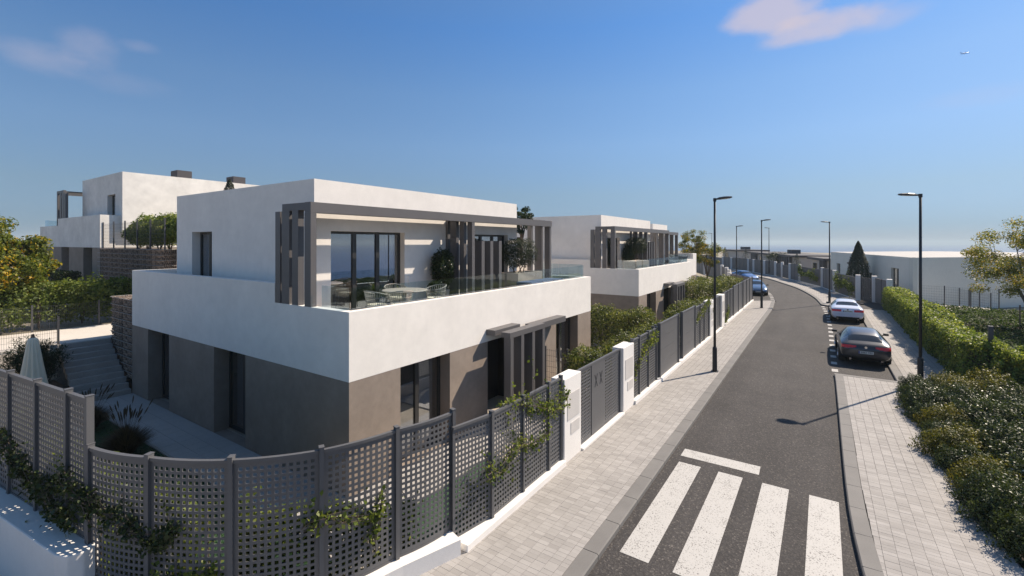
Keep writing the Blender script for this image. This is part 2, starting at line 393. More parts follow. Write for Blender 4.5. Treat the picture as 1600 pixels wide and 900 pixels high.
# ------------------------------------------------------------------ builders
class MB:
    def __init__(self): self.v = []; self.f = []
    def add(self, vs, fs):
        o = len(self.v); self.v += [tuple(p) for p in vs]; self.f += [tuple(i + o for i in f) for f in fs]
        return self
    def box(self, x0, x1, y0, y1, z0, z1):
        if x0 > x1: x0, x1 = x1, x0
        if y0 > y1: y0, y1 = y1, y0
        if z0 > z1: z0, z1 = z1, z0
        return self.add([(x0, y0, z0), (x1, y0, z0), (x1, y1, z0), (x0, y1, z0), (x0, y0, z1), (x1, y0, z1), (x1, y1, z1), (x0, y1, z1)],
                        [(0, 3, 2, 1), (4, 5, 6, 7), (0, 1, 5, 4), (1, 2, 6, 5), (2, 3, 7, 6), (3, 0, 4, 7)])
    def prism(self, pts, z0, z1):
        a = sum(pts[i][0] * pts[(i + 1) % len(pts)][1] - pts[(i + 1) % len(pts)][0] * pts[i][1] for i in range(len(pts)))
        if a < 0: pts = pts[::-1]
        n = len(pts)
        return self.add([(p[0], p[1], z0) for p in pts] + [(p[0], p[1], z1) for p in pts],
                        [tuple(range(n - 1, -1, -1)), tuple(range(n, 2 * n))] + [(i, (i + 1) % n, n + (i + 1) % n, n + i) for i in range(n)])
    def tube(self, pts, rad, n=8, cap=True):
        pts = [Vector(p) for p in pts]
        if isinstance(rad, (int, float)): rad = [rad] * len(pts)
        rings = []
        prev = None
        for i, p in enumerate(pts):
            d = (pts[min(i + 1, len(pts) - 1)] - pts[max(i - 1, 0)])
            d = d.normalized() if d.length > 1e-9 else Vector((0, 0, 1))
            ref = prev if prev is not None and abs(prev.dot(d)) < .95 else (Vector((1, 0, 0)) if abs(d.x) < .9 else Vector((0, 1, 0)))
            a = (ref - d * ref.dot(d)).normalized(); b = d.cross(a); prev = a
            rings.append([p + (a * cos(2 * pi * k / n) + b * sin(2 * pi * k / n)) * rad[i] for k in range(n)])
        vs = [q for r_ in rings for q in r_]
        fs = [(i * n + k, i * n + (k + 1) % n, (i + 1) * n + (k + 1) % n, (i + 1) * n + k) for i in range(len(pts) - 1) for k in range(n)]
        if cap: fs += [tuple(range(n - 1, -1, -1)), tuple(range((len(pts) - 1) * n, len(pts) * n))]
        return self.add(vs, fs)
    def lathe(self, prof, n=20, c=(0, 0, 0)):
        vs = [(c[0] + r_ * cos(2 * pi * k / n), c[1] + r_ * sin(2 * pi * k / n), c[2] + z) for r_, z in prof for k in range(n)]
        m = len(prof)
        fs = [(i * n + k, i * n + (k + 1) % n, (i + 1) * n + (k + 1) % n, (i + 1) * n + k) for i in range(m - 1) for k in range(n)]
        fs += [tuple(range(n - 1, -1, -1)), tuple(range((m - 1) * n, m * n))]
        return self.add(vs, fs)
    def mesh(self, name, m, smooth=False):
        me = bpy.data.meshes.new(name); me.from_pydata(self.v, [], self.f)
        if m: me.materials.append(M[m] if isinstance(m, str) else m)
        if smooth: me.polygons.foreach_set('use_smooth', [True] * len(me.polygons))
        me.update(); return me
    def build(self, name, m, parent=None, loc=None, smooth=False, kind=None, label=None, rotz=0, bevel=0):
        return ob(name, self.mesh(name, m, smooth), parent, loc, kind, label, rotz, bevel)

def ob(name, me, parent=None, loc=None, kind=None, label=None, rotz=0, bevel=0):
    o = bpy.data.objects.new(name, me); COL.objects.link(o)
    if parent is not None: o.parent = parent
    if loc is not None: o.location = loc
    if rotz: o.rotation_euler.z = rotz
    if kind: o['kind'] = kind
    if label: o['label'] = label
    if bevel:
        b = o.modifiers.new('bevel', 'BEVEL'); b.width = bevel; b.segments = 2; b.limit_method = 'ANGLE'
    return o

def thing(name, label, cat, loc=(0, 0, 0), rotz=0, group=None):
    o = bpy.data.objects.new(name, None); COL.objects.link(o)
    o.empty_display_size = .2
    o.location = loc; o.rotation_euler.z = rotz
    return tag(o, label, cat, group)
def tag(o, label, cat, group=None):
    o['label'] = label; o['category'] = cat
    if group: o['group'] = group
    elif 'group' in o.keys(): del o['group']
    return o
def kids(o): return [c for c in bpy.data.objects if c.parent == o]
KIDS = {}
def copy_tree(o, parent=None, top=True):
    c = o.copy(); COL.objects.link(c)
    if parent is not None: c.parent = parent
    for ch in list(o.children): copy_tree(ch, c, False)
    return c

def wall(mb, axis, u0, u1, z0, z1, t0, t1, holes=()):
    """wall slab along x ('x', thickness in y) or y; holes = (ua, ub, za, zb); only outer faces and reveals are made"""
    us = sorted({u0, u1, *[h[0] for h in holes], *[h[1] for h in holes]})
    zs = sorted({z0, z1, *[max(h[2], z0) for h in holes], *[min(h[3], z1) for h in holes]})
    nu, nz = len(us) - 1, len(zs) - 1
    def solid(i, j):
        if i < 0 or j < 0 or i >= nu or j >= nz: return False
        uc, zc = (us[i] + us[i + 1]) / 2, (zs[j] + zs[j + 1]) / 2
        return not any(h[0] < uc < h[1] and h[2] < zc < h[3] for h in holes)
    P = (lambda u, t, z: (u, t, z)) if axis == 'x' else (lambda u, t, z: (t, u, z))
    fl = (axis == 'y')
    def q(a, b, c, d):
        vs = [P(*a), P(*b), P(*c), P(*d)]
        if fl: vs = vs[::-1]
        mb.add(vs, [(0, 1, 2, 3)])
    for i in range(nu):
        for j in range(nz):
            if not solid(i, j): continue
            a, b, c, d = us[i], us[i + 1], zs[j], zs[j + 1]
            q((a, t0, c), (b, t0, c), (b, t0, d), (a, t0, d))
            q((b, t1, c), (a, t1, c), (a, t1, d), (b, t1, d))
            if not solid(i - 1, j): q((a, t1, c), (a, t0, c), (a, t0, d), (a, t1, d))
            if not solid(i + 1, j): q((b, t0, c), (b, t1, c), (b, t1, d), (b, t0, d))
            if not solid(i, j - 1): q((a, t1, c), (b, t1, c), (b, t0, c), (a, t0, c))
            if not solid(i, j + 1): q((a, t0, d), (b, t0, d), (b, t1, d), (a, t1, d))
    return mb

# ---- leaf clouds (numpy)
def leaf_mesh(name, pts, size, m, nrm=None, aspect=.55, jitter=.35, droop=0.0, rng=RNG):
    """diamond leaves (4 corners, folded along the midrib) at pts (N,3)"""
    n = len(pts)
    if nrm is None: nrm = rng.normal(size=(n, 3)); nrm[:, 2] += .5
    else: nrm = nrm + rng.normal(size=(n, 3)) * .55
    nrm /= np.linalg.norm(nrm, axis=1, keepdims=True) + 1e-9
    d = rng.normal(size=(n, 3)); d[:, 2] -= droop
    d -= nrm * np.sum(d * nrm, axis=1, keepdims=True); d /= np.linalg.norm(d, axis=1, keepdims=True) + 1e-9
    s = np.cross(nrm, d)
    L = size * (1 + jitter * rng.uniform(-1, 1, (n, 1))); W = L * aspect
    a = pts - d * L * .5; c = pts + d * L * .5 - nrm * L * .12
    b = pts + s * W * .5 + nrm * L * .1; e = pts - s * W * .5 + nrm * L * .1
    v = np.stack([a, b, c, e], 1).reshape(-1, 3).astype(np.float32)
    me = bpy.data.meshes.new(name)
    me.vertices.add(4 * n); me.vertices.foreach_set('co', v.ravel())
    me.loops.add(4 * n); me.loops.foreach_set('vertex_index', np.arange(4 * n, dtype=np.int32))
    me.polygons.add(n); me.polygons.foreach_set('loop_start', np.arange(0, 4 * n, 4, dtype=np.int32))
    me.polygons.foreach_set('loop_total', np.full(n, 4, dtype=np.int32))
    me.update(calc_edges=True); me.materials.append(M[m]); return me

def lump(p, f=1.0, seed=0):
    """cheap smooth 3-d noise in about -1..1"""
    r = np.random.default_rng(seed); o = np.zeros(len(p))
    for k in range(5):
        w_ = r.normal(size=3) * f * (1 + .45 * k); o += np.sin(p @ w_ + r.uniform(0, 6.3)) / (1 + .3 * k)
    return o / 3.0

def dome_pts(n, rx, ry, h, seed, shell=.35, bump=.18, f=5):
    r = np.random.default_rng(seed)
    d = r.normal(size=(n, 3)); d[:, 2] = np.abs(d[:, 2]); d /= np.linalg.norm(d, axis=1, keepdims=True)
    rad = 1 - shell * r.random(n) ** 1.6 + bump * lump(d, f, seed) + r.normal(size=n) * .03
    return d * rad[:, None] * np.array([rx, ry, h]), d

# ------------------------------------------------------------------ ground, sea, street
RZ = -0.05                      # road surface
SZ = 0.05                       # pavement surface
right_kerb = [(9.35, -14), (9.3, -6), (9.2, 1.0), (9.04, 3.6), (8.98, 6), (9.0, 12), (9.02, 20), (9.02, 30), (8.9, 36), (8.6, 40.7), (7.95, 47.3), (6.4, 55.9), (4.5, 62.8),
              (2.25, 70.2), (-.9, 77.2), (-3.9, 85), (-7.5, 93.2), (-12.5, 102), (-19, 112), (-30, 124)]
def smooth(pts, n=4):
    o = []
    for i in range(len(pts) - 1):
        p0 = Vector(pts[max(i - 1, 0)]); p1 = Vector(pts[i]); p2 = Vector(pts[i + 1]); p3 = Vector(pts[min(i + 2, len(pts) - 1)])
        for k in range(n):
            t = k / n
            o.append(.5 * ((2 * p1) + (p2 - p0) * t + (2 * p0 - 5 * p1 + 4 * p2 - p3) * t * t + (-p0 + 3 * p1 - 3 * p2 + p3) * t ** 3))
    o.append(Vector(pts[-1])); return o
def offset(pts, d):
    """offset a 2-d polyline to its left by d"""
    o = []
    for i, p in enumerate(pts):
        t = (pts[min(i + 1, len(pts) - 1)] - pts[max(i - 1, 0)]).normalized()
        o.append(p + Vector((-t.y, t.x)) * d)
    return o
RK = smooth(right_kerb)
def strip(mb, A, B, z):
    n = len(A)
    mb.add([(p.x, p.y, z) for p in A] + [(p.x, p.y, z) for p in B], [(i, i + 1, n + i + 1, n + i) for i in range(n - 1)])
    return mb
def up(mb):
    """make every flat face look up"""
    f2 = []
    for f in mb.f:
        a, b, c = [Vector(mb.v[i]) for i in f[:3]]
        f2.append(f if (b - a).cross(c - a).z > 0 else f[::-1])
    mb.f = f2; return mb

# big land sheet (a headland), its cliff to the sea, the sea
g = MB()
land = [(-900, -600), (46, -600), (44, -60), (47, -10), (45, 30), (52, 70), (70, 110), (76, 170), (60, 260), (-20, 330), (-900, 330)]
g.prism(land, -24, -.42)
g.build('ground', 'ground_grass', kind='structure')
s = MB(); s.add([(-9000, -9000, -20), (9000, -9000, -20), (9000, 9000, -20), (-9000, 9000, -20)], [(0, 1, 2, 3)])
s.build('sea', 'sea_water', kind='structure')

# asphalt: from 3.7 m left of the right kerb, with the parking bays cut into both pavements
LKO = 3.60
LK = offset(RK, LKO)
iA = [i for i, p in enumerate(RK) if p.y < 47]
road = MB()
wide_r = offset(RK, -0.35); wide_l = offset(RK, LKO + .3)
strip(road, wide_r, wide_l, RZ)
up(road).build('road', 'asphalt', kind='structure')
bayr = MB(); bayr.add([(9.3, 16.25, RZ + .004), (11.0, 16.15, RZ + .004), (10.98, 40.6, RZ + .004), (8.2, 40.9, RZ + .004), (8.75, 30, RZ + .004)], [(0, 1, 2, 3, 4)])
up(bayr).build('parking_bay', 'asphalt', kind='structure', label='dark asphalt parking bay on the right of the street')
LB = [p for p in LK if 41.2 < p.y < 68]
bayl = MB(); strip(bayl, offset(LB, -.4), offset(LB, 2.15), RZ + .004)
up(bayl).build('parking_bay', 'asphalt', kind='structure', label='asphalt parking bay on the left, past the end of the fence')

# right pavement (outer line), base sheets
FENCE_R = smooth([(12.75, 41.3), (11.3, 46.2), (9.9, 53.3), (8.7, 59.3), (6.6, 66.8), (4.6, 71.6), (2.6, 76.9), (.6, 81), (-2.3, 87.4), (-6.1, 93.9), (-10.9, 103), (-17, 113), (-28, 126)], 4)
pr = MB()
pr.prism([(9.62, -14), (9.57, -6), (9.47, 1), (9.31, 3.6), (9.26, 6), (9.27, 16.0), (10.9, 16.0), (10.9, 10), (11.0, 6), (11.6, 2), (13.2, -3), (15.5, -14)], -.4, SZ - .008)
pr.prism([(9.27, 16.0), (9.27, 16.03), (11.23, 16.03), (11.23, 39.3), (13.3, 39.3), (13.3, 15.0), (10.9, 15.0), (10.9, 16.0)], -.4, SZ - .009)
pav_r = pr.build('pavement', 'grout', kind='structure', label='pale paved footway on the right of the street')
far_sheet = MB()
far_sheet.add([(9.27, 12.0, SZ), (10.9, 12.0, SZ), (10.9, 15.99, SZ), (9.27, 15.99, SZ), (11.24, 15.2, SZ), (13.25, 15.2, SZ), (13.25, 39.3, SZ), (11.24, 39.3, SZ),
               (10.905, 15.2, SZ), (11.235, 15.2, SZ), (11.235, 15.99, SZ), (10.905, 15.99, SZ)],
              [(0, 1, 2, 3), (4, 5, 6, 7), (8, 9, 10, 11)])
up(far_sheet).build('paving_far', 'paver_sheet', pav_r, kind='stuff')
pc = MB()
RKc = [p for p in RK if p.y > 40.5]; inner = offset(RKc, -.28)
FR = [min(FENCE_R, key=lambda q: (q - p).length) for p in RKc]
strip(pc, inner, FR, SZ); 
up(pc).build('curved_pavement', 'paver_sheet', kind='structure', label='footway curving left along the far fences')
dw = MB(); dw.add([(9.2, 39.3, SZ + .006), (13.1, 39.3, SZ + .006), (12.6, 45.2, SZ + .006), (11.4, 46.1, SZ + .006), (9.2, 44.0, SZ + .002)], [(0, 1, 2, 3, 4)])
dwb = MB(); dwb.add([(11.05, 39.3, SZ + .004), (13.2, 39.3, SZ + .004), (13.4, 45.3, SZ + .004), (11.6, 46.2, SZ + .004), (10.7, 43.4, SZ + .004)], [(0, 1, 2, 3, 4)])
up(dwb).build('driveway', 'asphalt', kind='structure', label='dark driveway crossing in front of the slatted gate')

# left pavement
ARC = [(3.42, -.10), (3.2, -.26), (2.97, -1.33), (2.63, -2.42), (1.88, -3.28), (.86, -3.87), (-.24, -4.22)]
pl = MB()
pl.prism([(3.4, 40.2), (5.14, 41.6), (5.14, -14), (-16, -14), (-16, -5.2), (-.2, -4.32)] + [(x + .05, y - .05) for x, y in ARC[::-1][1:]] + [(3.4, 0)], -.4, SZ - .008)
pav_l = pl.build('pavement', 'grout', kind='structure', label='pale paved footway on the left beside the fences')
sh = MB()
sh.add([(3.4, 13, SZ), (5.14, 13, SZ), (5.14, 41.5, SZ), (3.4, 40.2, SZ), (-16, -14, SZ), (5.14, -14, SZ), (5.14, -3.6, SZ), (2.3, -3.6, SZ), (.3, -4.8, SZ), (-16, -5.4, SZ)],
       [(0, 1, 2, 3), (4, 5, 6, 7, 8, 9)])
up(sh).build('paving_far', 'paver_sheet', pav_l, kind='stuff')
LF = [p for p in LK if p.y > 66]
pc2 = MB(); strip(pc2, offset(LF, .28), offset(LF, 2.2), SZ)
up(pc2).build('curved_pavement', 'paver_sheet', kind='structure', label='footway on the left beyond the parked cars')

# pavers as blocks: 300 nearest single, the rest joined
def in_poly(x, y, P):
    c = False
    for i in range(len(P)):
        x1, y1 = P[i]; x2, y2 = P[i - 1]
        if (y1 > y) != (y2 > y) and x < (x2 - x1) * (y - y1) / (y2 - y1) + x1: c = not c
    return c
left_poly = [(3.44, 13), (5.14, 13), (5.14, -3.6), (2.3, -3.6), (2.8, -2.5), (3.1, -1.4), (3.44, 0)]
right_poly = [(9.64, -2.6), (9.47, 1), (9.31, 3.6), (9.26, 6), (9.27, 12.0), (10.9, 12.0), (10.9, 10), (11.0, 6), (11.6, 2), (13.1, -2.6)]
cells = {'l': [], 'r': []}
for key, P in (('l', left_poly), ('r', right_poly)):
    xs = [p[0] for p in P]; ys = [p[1] for p in P]
    for i in range(int(math.floor(min(xs) / .2)), int(math.ceil(max(xs) / .2))):
        for j in range(int(math.floor(min(ys) / .1)), int(math.ceil(max(ys) / .1))):
            cx, cy = (i + .5) * .2, (j + .5) * .1
            if in_poly(cx, cy, P): cells[key].append((cx, cy))
            elif in_poly(cx - .07, cy, P) or in_poly(cx + .07, cy, P): cells[key].append((cx, cy))
def clipx(cx, cy, P):
    a, b = cx - .097, cx + .097
    while not in_poly(a, cy, P) and a < b: a += .012
    while not in_poly(b, cy, P) and b > a: b -= .012
    return a, b
a_ = radians(33.8)
def pixel_size(x, y, z=0):
    dx, dy = x - 8.52, y + 6.35; zz = -sin(a_) * dx + cos(a_) * dy; l = cos(a_) * dx + sin(a_) * dy
    if zz < .5: return 0, 0, 0
    return 719 / zz, 800 + 719 * l / zz, 379 + 719 * (5.3 - z) / zz
allc = [(k, x, y) for k in cells for x, y in cells[k]]
def vis(c):
    s_, px, py = pixel_size(c[1], c[2]); return s_ > 0 and 0 < px < 1600 and py < 905
cand = sorted([c for c in allc if vis(c) and in_poly(c[1] - .1, c[2], left_poly if c[0] == 'l' else right_poly) and in_poly(c[1] + .1, c[2], left_poly if c[0] == 'l' else right_poly)],
              key=lambda c: -pixel_size(c[1], c[2])[0])
single = {'l': [c for c in cand if c[0] == 'l'][:300], 'r': [c for c in cand if c[0] == 'r'][:300]}
sset = set(single['l']) | set(single['r'])
pm = MB(); pm.box(-.098, .098, -.0483, .0483, -.03, 0); pmesh = pm.mesh('paver', 'paver')
for k, par in (('l', pav_l), ('r', pav_r)):
    for _, x, y in single[k]:
        o = bpy.data.objects.new('paver', pmesh); COL.objects.link(o); o.parent = par
        o.location = (x, y, SZ + R.uniform(-.0015, .0015))
    mb = MB(); P = left_poly if k == 'l' else right_poly
    for x, y in cells[k]:
        if (k, x, y) in sset: continue
        a, b = clipx(x, y, P)
        if b - a < .03: continue
        zt = SZ + R.uniform(-.0015, .0015)
        mb.box(a, b, y - .0483, y + .0483, SZ - .03, zt)
    mb.build('pavers', 'paver', par, kind='stuff')

# kerbs: every stone its own part of the kerb
def kerb(name, label, line, w_, y0=None, y1=None, step=1.0, side=1, maxn=300):
    """line: 2-d polyline of the road edge; side +1: the stone lies to the left of the line"""
    root = thing(name, label, 'kerb'); root['kind'] = 'structure'; del root['category']
    # resample
    L = [0]
    for i in range(1, len(line)): L.append(L[-1] + (line[i] - line[i - 1]).length)
    n = max(1, round(L[-1] / step)); step = L[-1] / n
    def at(d):
        for i in range(1, len(L)):
            if L[i] >= d: 
                t = (d - L[i - 1]) / (L[i] - L[i - 1]); return line[i - 1].lerp(line[i], t)
        return line[-1]
    shared = {}
    for k in range(n):
        a, b = at(k * step + .007), at((k + 1) * step - .007)
        t = (b - a).normalized(); nn = Vector((-t.y, t.x)) * side
        ln = (b - a).length
        key = round(ln, 2)
        if key not in shared:
            mb = MB(); 
            # battered face with a small chamfer
            pr_ = [(0, -.16), (0, .10 - .02), (.02, .10), (w_, .10), (w_, -.16)]
            vs = [(0, q[0] * side, q[1]) for q in pr_] + [(ln, q[0] * side, q[1]) for q in pr_]
            m_ = len(pr_); fs = [tuple(range(m_)), tuple(range(2 * m_ - 1, m_ - 1, -1))] + [(i, m_ + i, m_ + (i + 1) % m_, (i + 1) % m_) for i in range(m_)]
            mb.add(vs, fs); me = mb.mesh('kerb_stone', 'kerb_stone')
            bm = bmesh.new(); bm.from_mesh(me); bmesh.ops.recalc_face_normals(bm, faces=bm.faces); bm.to_mesh(me); bm.free()
            shared[key] = me
        o = bpy.data.objects.new('kerb_stone', shared[key]); COL.objects.link(o); o.parent = root
        o.location = (a.x, a.y, SZ - .10 + .002); o.rotation_euler.z = atan2(t.y, t.x)
    return root
kerb('left_kerb', 'grey granite kerb along the left footway', [Vector((5.42, -14)), Vector((5.42, 0)), Vector((5.41, 20)), Vector((5.38, 36)), Vector((5.14, 41.6))], .275, side=1)
kerb('right_kerb', 'grey granite kerb along the right footway', [p for p in RK if p.y < 15.9] + [Vector((9.0, 16.02))], .275, side=-1)
kerb('bay_kerb', 'kerb at the back of the right parking bay', [Vector((10.95, 16.1)), Vector((10.95, 40.6))], .275, side=-1)
kerb('curved_kerb', 'kerb sweeping left along the far footway', [p for p in RK if p.y > 40.5], .28, side=-1, step=1.2)
kerb('far_left_kerb', 'kerb behind the far left parking bay', offset(LB, 2.1), .28, side=1, step=1.2)
be = MB(); be.box(9.0, 11.2, 16.02, 16.25, -.2, SZ + .002); be.build('bay_end_kerb', 'kerb_stone', kind='structure')
be = MB(); be.prism([(8.6, 40.75), (9.1, 40.2), (11.2, 40.2), (11.2, 40.5), (9.2, 40.55), (8.75, 41.0)], -.2, SZ + .004); be.build('bay_end_kerb', 'kerb_stone', kind='structure')
be = MB(); be.prism([(3.0, 40.3), (5.2, 41.65), (5.1, 41.85), (2.9, 40.5)], -.2, SZ + .002); be.build('bay_end_kerb', 'kerb_stone', kind='structure')

# painted markings
PZ = RZ + .004
def sheet(name, pts, z, m, label, cat, group=None):
    mb = MB(); mb.add([(x, y, z) for x, y in pts], [tuple(range(len(pts)))]); o = up(mb).build(name, m, kind='structure'); return o
cw = bpy.data.objects.new('pedestrian_crossing', None); COL.objects.link(cw); cw['kind'] = 'structure'; cw['label'] = 'worn white zebra crossing stripes across the near end of the street'
for x0, x1 in ((5.66, 6.16), (6.55, 7.06), (7.45, 7.96), (8.33, 8.84)):
    mb = MB(); mb.add([(x0 - .02, 1.30, PZ), (x1 - .02, 1.29, PZ), (x1, 5.26, PZ), (x0, 5.26, PZ)], [(0, 1, 2, 3)]); up(mb).build('stripe', 'road_paint', cw)
mb = MB(); mb.add([(5.61, 5.61, PZ), (7.35, 5.61, PZ), (7.34, 6.07, PZ), (5.61, 6.07, PZ)], [(0, 1, 2, 3)]); up(mb).build('stop_line', 'road_paint', kind='structure')
bl = bpy.data.objects.new('bay_marking', None); COL.objects.link(bl); bl['kind'] = 'structure'; bl['label'] = 'dashed white line of the right parking bay'
y = 16.9
while y < 40.2:
    x = min(RK, key=lambda p: abs(p.y - y)).x + .02
    mb = MB(); mb.add([(x - .11, y, PZ + .004), (x + .11, y, PZ + .004), (x + .11, y + .48, PZ + .004), (x - .11, y + .48, PZ + .004)], [(0, 1, 2, 3)])
    up(mb).build('dash', 'road_paint', bl); y += 1.42
bl = bpy.data.objects.new('bay_marking', None); COL.objects.link(bl); bl['kind'] = 'structure'; bl['label'] = 'dashed white line of the far left parking bay'
acc = 0
for i in range(1, len(LB)):
    seg = (LB[i] - LB[i - 1]); t = seg.normalized(); d = 0
    while acc < seg.length:
        p = LB[i - 1] + t * acc; nn = Vector((-t.y, t.x))
        q = [p - nn * .15, p + nn * .15, p + nn * .15 + t * .5, p - nn * .15 + t * .5]
        mb = MB(); mb.add([(v.x, v.y, PZ + .004) for v in q], [(0, 1, 2, 3)]); up(mb).build('dash', 'road_paint', bl); acc += 1.35
    acc -= seg.length

# ------------------------------------------------------------------ house builder
HZ = -0.30
def window(parent, axis, u0, u1, z0, z1, t, out, leaves=3, curtain=None, name='window'):
    """glazed door/window set in an opening. t = plane of the frame, out = +1/-1 outward direction along the thickness axis"""
    def B(mb, ua, ub, za, zb, ta, tb):
        return mb.box(ua, ub, ta, tb, za, zb) if axis == 'x' else mb.box(ta, tb, ua, ub, za, zb)
    fr = MB(); d = .07; f = .07
    B(fr, u0 + .002, u1 - .002, z1 - f, z1 - .002, t - d * out, t)
    B(fr, u0 + .002, u1 - .002, z0, z0 + f, t - d * out, t)
    B(fr, u0 + .002, u0 + f, z0 + f, z1 - f, t - d * out, t); B(fr, u1 - f, u1 - .002, z0 + f, z1 - f, t - d * out, t)
    w_ = (u1 - u0 - 2 * f) / leaves
    for k in range(1, leaves):
        c = u0 + f + w_ * k; B(fr, c - .065, c + .065, z0 + f, z1 - f, t - d * out, t + .004 * out)
    fo = fr.build(name, 'frame_dark', parent)
    for k in range(leaves):
        a, b = u0 + f + w_ * k + (.065 if k else 0), u0 + f + w_ * (k + 1) - (.065 if k < leaves - 1 else 0)
        pm_ = MB(); B(pm_, a, b, z0 + f, z1 - f, t - .045 * out, t - .033 * out); pm_.build('pane', 'window_glass', fo)
    if curtain:
        for (ca, cb, cm) in curtain:
            mb = MB(); n = max(6, int((cb - ca) / .035)); vs = []
            for i in range(n + 1):
                u = ca + (cb - ca) * i / n; tt = t - (.20 + .03 * (i % 2)) * out
                for z in (z0 + .03, z1 - .03): vs.append((u, tt, z) if axis == 'x' else (tt, u, z))
            fs = [(2 * i, 2 * i + 2, 2 * i + 3, 2 * i + 1) for i in range(n)]
            mb.add(vs, fs); mb.build('curtain', cm, fo)
    return fo

def fins_row(parent, y, xs, z0, z1, dep=.15, name='fin', m='slat_metal'):
    for a, b in xs:
        mb = MB(); mb.box(a, b, y, y + dep, z0, z1); mb.build(name, m, parent)

def house(label, loc, L=12.7, Wd=12.7, vi=2.64, vw=8.56, vy0=.88, vy1=10.7, mirror=False, group='white villas', render='white_render',
          street_open=True, high_far=None, rz=0, full=True, xh=2.97):
    H = thing('villa', label, 'house', loc, rz, group)
    if mirror: H.scale = (-1, 1, 1)
    x0 = -Wd; xv1 = -vi; xv0 = xv1 - vw
    # ground storey
    lw = MB()
    near = [(x0 + 1.49, x0 + 3.28, .02, 2.6), (x0 + 6.44, x0 + 8.25, .02, 2.6)]
    street = [(1.48, 3.29, .06, 2.6), (5.03, 7.40, .06, 2.6), (9.46, 11.39, .06, 2.6)] if L > 12 else [(1.2, 2.8, .06, 2.6)]
    e = .004
    wall(lw, 'x', x0 + e, -e, 0, 2.55, e, .34, near)
    wall(lw, 'y', .34, L - .34, 0, 2.55, -e, -.34, street)
    wall(lw, 'x', x0 + e, -e, 0, 2.55, L - e, L - .34)
    wall(lw, 'y', .34, L - .34, 0, 2.55, x0 + e, x0 + .34)
    w1 = lw.build('wall', 'taupe_render', H)
    # deep window niches behind the near wall: frame set back
    for a, b, c, d in near:
        nb = MB(); nb.box(a - .12, a, .342, .55, 0.02, 2.55); nb.build('jamb', 'taupe_render', w1)
        nb = MB(); nb.box(b, b + .12, .342, .55, .02, 2.55); nb.build('jamb', 'taupe_render', w1)
        window(H, 'x', a, b, .05, 2.545, .42, -1, 2, [(a + .08, a + .62, 'curtain')])
    sw = [h for h in street if not (h[0] == 5.03)]
    for a, b, c, d in sw:
        nb = MB(); nb.box(-.55, -.342, a - .12, a, .02, 2.55); nb.build('jamb', 'taupe_render', w1)
        nb = MB(); nb.box(-.55, -.342, b, b + .12, .02, 2.55); nb.build('jamb', 'taupe_render', w1)
        window(H, 'y', a, b, .06, 2.545, -.36, 1, 2, [(b - .62, b - .12, 'curtain')])
    if L > 12:
        # entrance recess with door
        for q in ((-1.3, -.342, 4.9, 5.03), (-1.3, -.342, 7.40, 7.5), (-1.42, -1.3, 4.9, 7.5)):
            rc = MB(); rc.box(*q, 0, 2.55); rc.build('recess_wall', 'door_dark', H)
        dr = MB(); dr.box(-1.298, -1.24, 5.5, 6.6, .02, 2.3); dd = dr.build('front_door', 'door_dark', H)
        hb = MB(); hb.tube([(-1.20, 6.45, .8), (-1.20, 6.45, 1.6)], .015, 8); hb.build('handle', 'steel', dd)
        # entrance canopy beams and standing fins
        for bx in ((-.0, .34, 4.95, 6.35, 2.76, 2.93), (.12, .50, 7.0, 9.3, 2.62, 2.82), (.52, .86, 5.0, 7.1, 2.74, 2.90)):
            mb = MB(); mb.box(bx[0] + .006, bx[1], bx[2], bx[3], bx[4], bx[5]); mb.build('canopy_beam', 'slat_metal', H)
        for yy, xa, xb in ((5.02, .62, .86), (5.62, .30, .855), (6.28, .30, .855), (6.93, .36, .855)):
            mb = MB(); mb.box(xa, xb, yy, yy + .16, 0, 2.735); mb.build('canopy_fin', 'slat_metal', H)
    # slab, terrace floor
    fl = MB(); fl.box(x0 + .2, -.2, .2, L - .2, 2.56, 3.22); fl.build('floor_slab', render, H)
    tf = MB(); tf.box(x0 + .21, -.21, .21, L - .21, 3.222, 3.55); tf.build('terrace_floor', 'deck_tile', H)
    # parapet band
    pb = MB()
    zt, zh = 4.08, 4.57
    xs = -xh
    pts_low = [(xs, 0)]
    wall(pb, 'x', xs, 0, 2.55, zt, 0, .2)                      # near, low
    wall(pb, 'x', x0, xs, 2.55, zh, 0, .2)                     # near, high
    ylow = L if high_far is None else high_far
    wall(pb, 'y', .2, ylow, 2.55, zt, 0, -.2)                  # street side
    if high_far is not None: wall(pb, 'y', ylow, L, 2.55, zh, 0, -.2)
    wall(pb, 'x', xs, -.2, 2.55, zt if high_far is None else zh, L, L - .2)
    wall(pb, 'x', x0, xs, 2.55, zh, L, L - .2)
    wall(pb, 'y', .2, L - .2, 2.55, zh, x0, x0 + .2)
    po = pb.build('parapet', render, H)
    bm = bmesh.new(); bm.from_mesh(po.data); bmesh.ops.remove_doubles(bm, verts=bm.verts, dist=.0005); bmesh.ops.recalc_face_normals(bm, faces=bm.faces); bm.to_mesh(po.data); bm.free()
    # upper volume
    uw = MB()
    openn = [(xv0 + 1.26, xv0 + 2.76, 3.57, 5.97)]
    opens = [(vy0 + .50, vy0 + 3.20, 3.57, 5.92), (vy0 + 6.62, vy0 + 9.12, 3.57, 5.92)] if (vy1 - vy0) > 9.2 else [(vy0 + .5, vy0 + 3.0, 3.57, 5.92)]
    wall(uw, 'x', xv0, xv1, 3.4, 7.3, vy0, vy0 + .3, openn)
    wall(uw, 'y', vy0 + .3, vy1 - .3, 3.3, 7.3, xv1, xv1 - .3, opens)
    wall(uw, 'x', xv0, xv1, 3.3, 7.3, vy1, vy1 - .3)
    wall(uw, 'y', vy0 + .3, vy1 - .3, 3.3, 7.3, xv0, xv0 + .3)
    uo = uw.build('upper_wall', render, H)
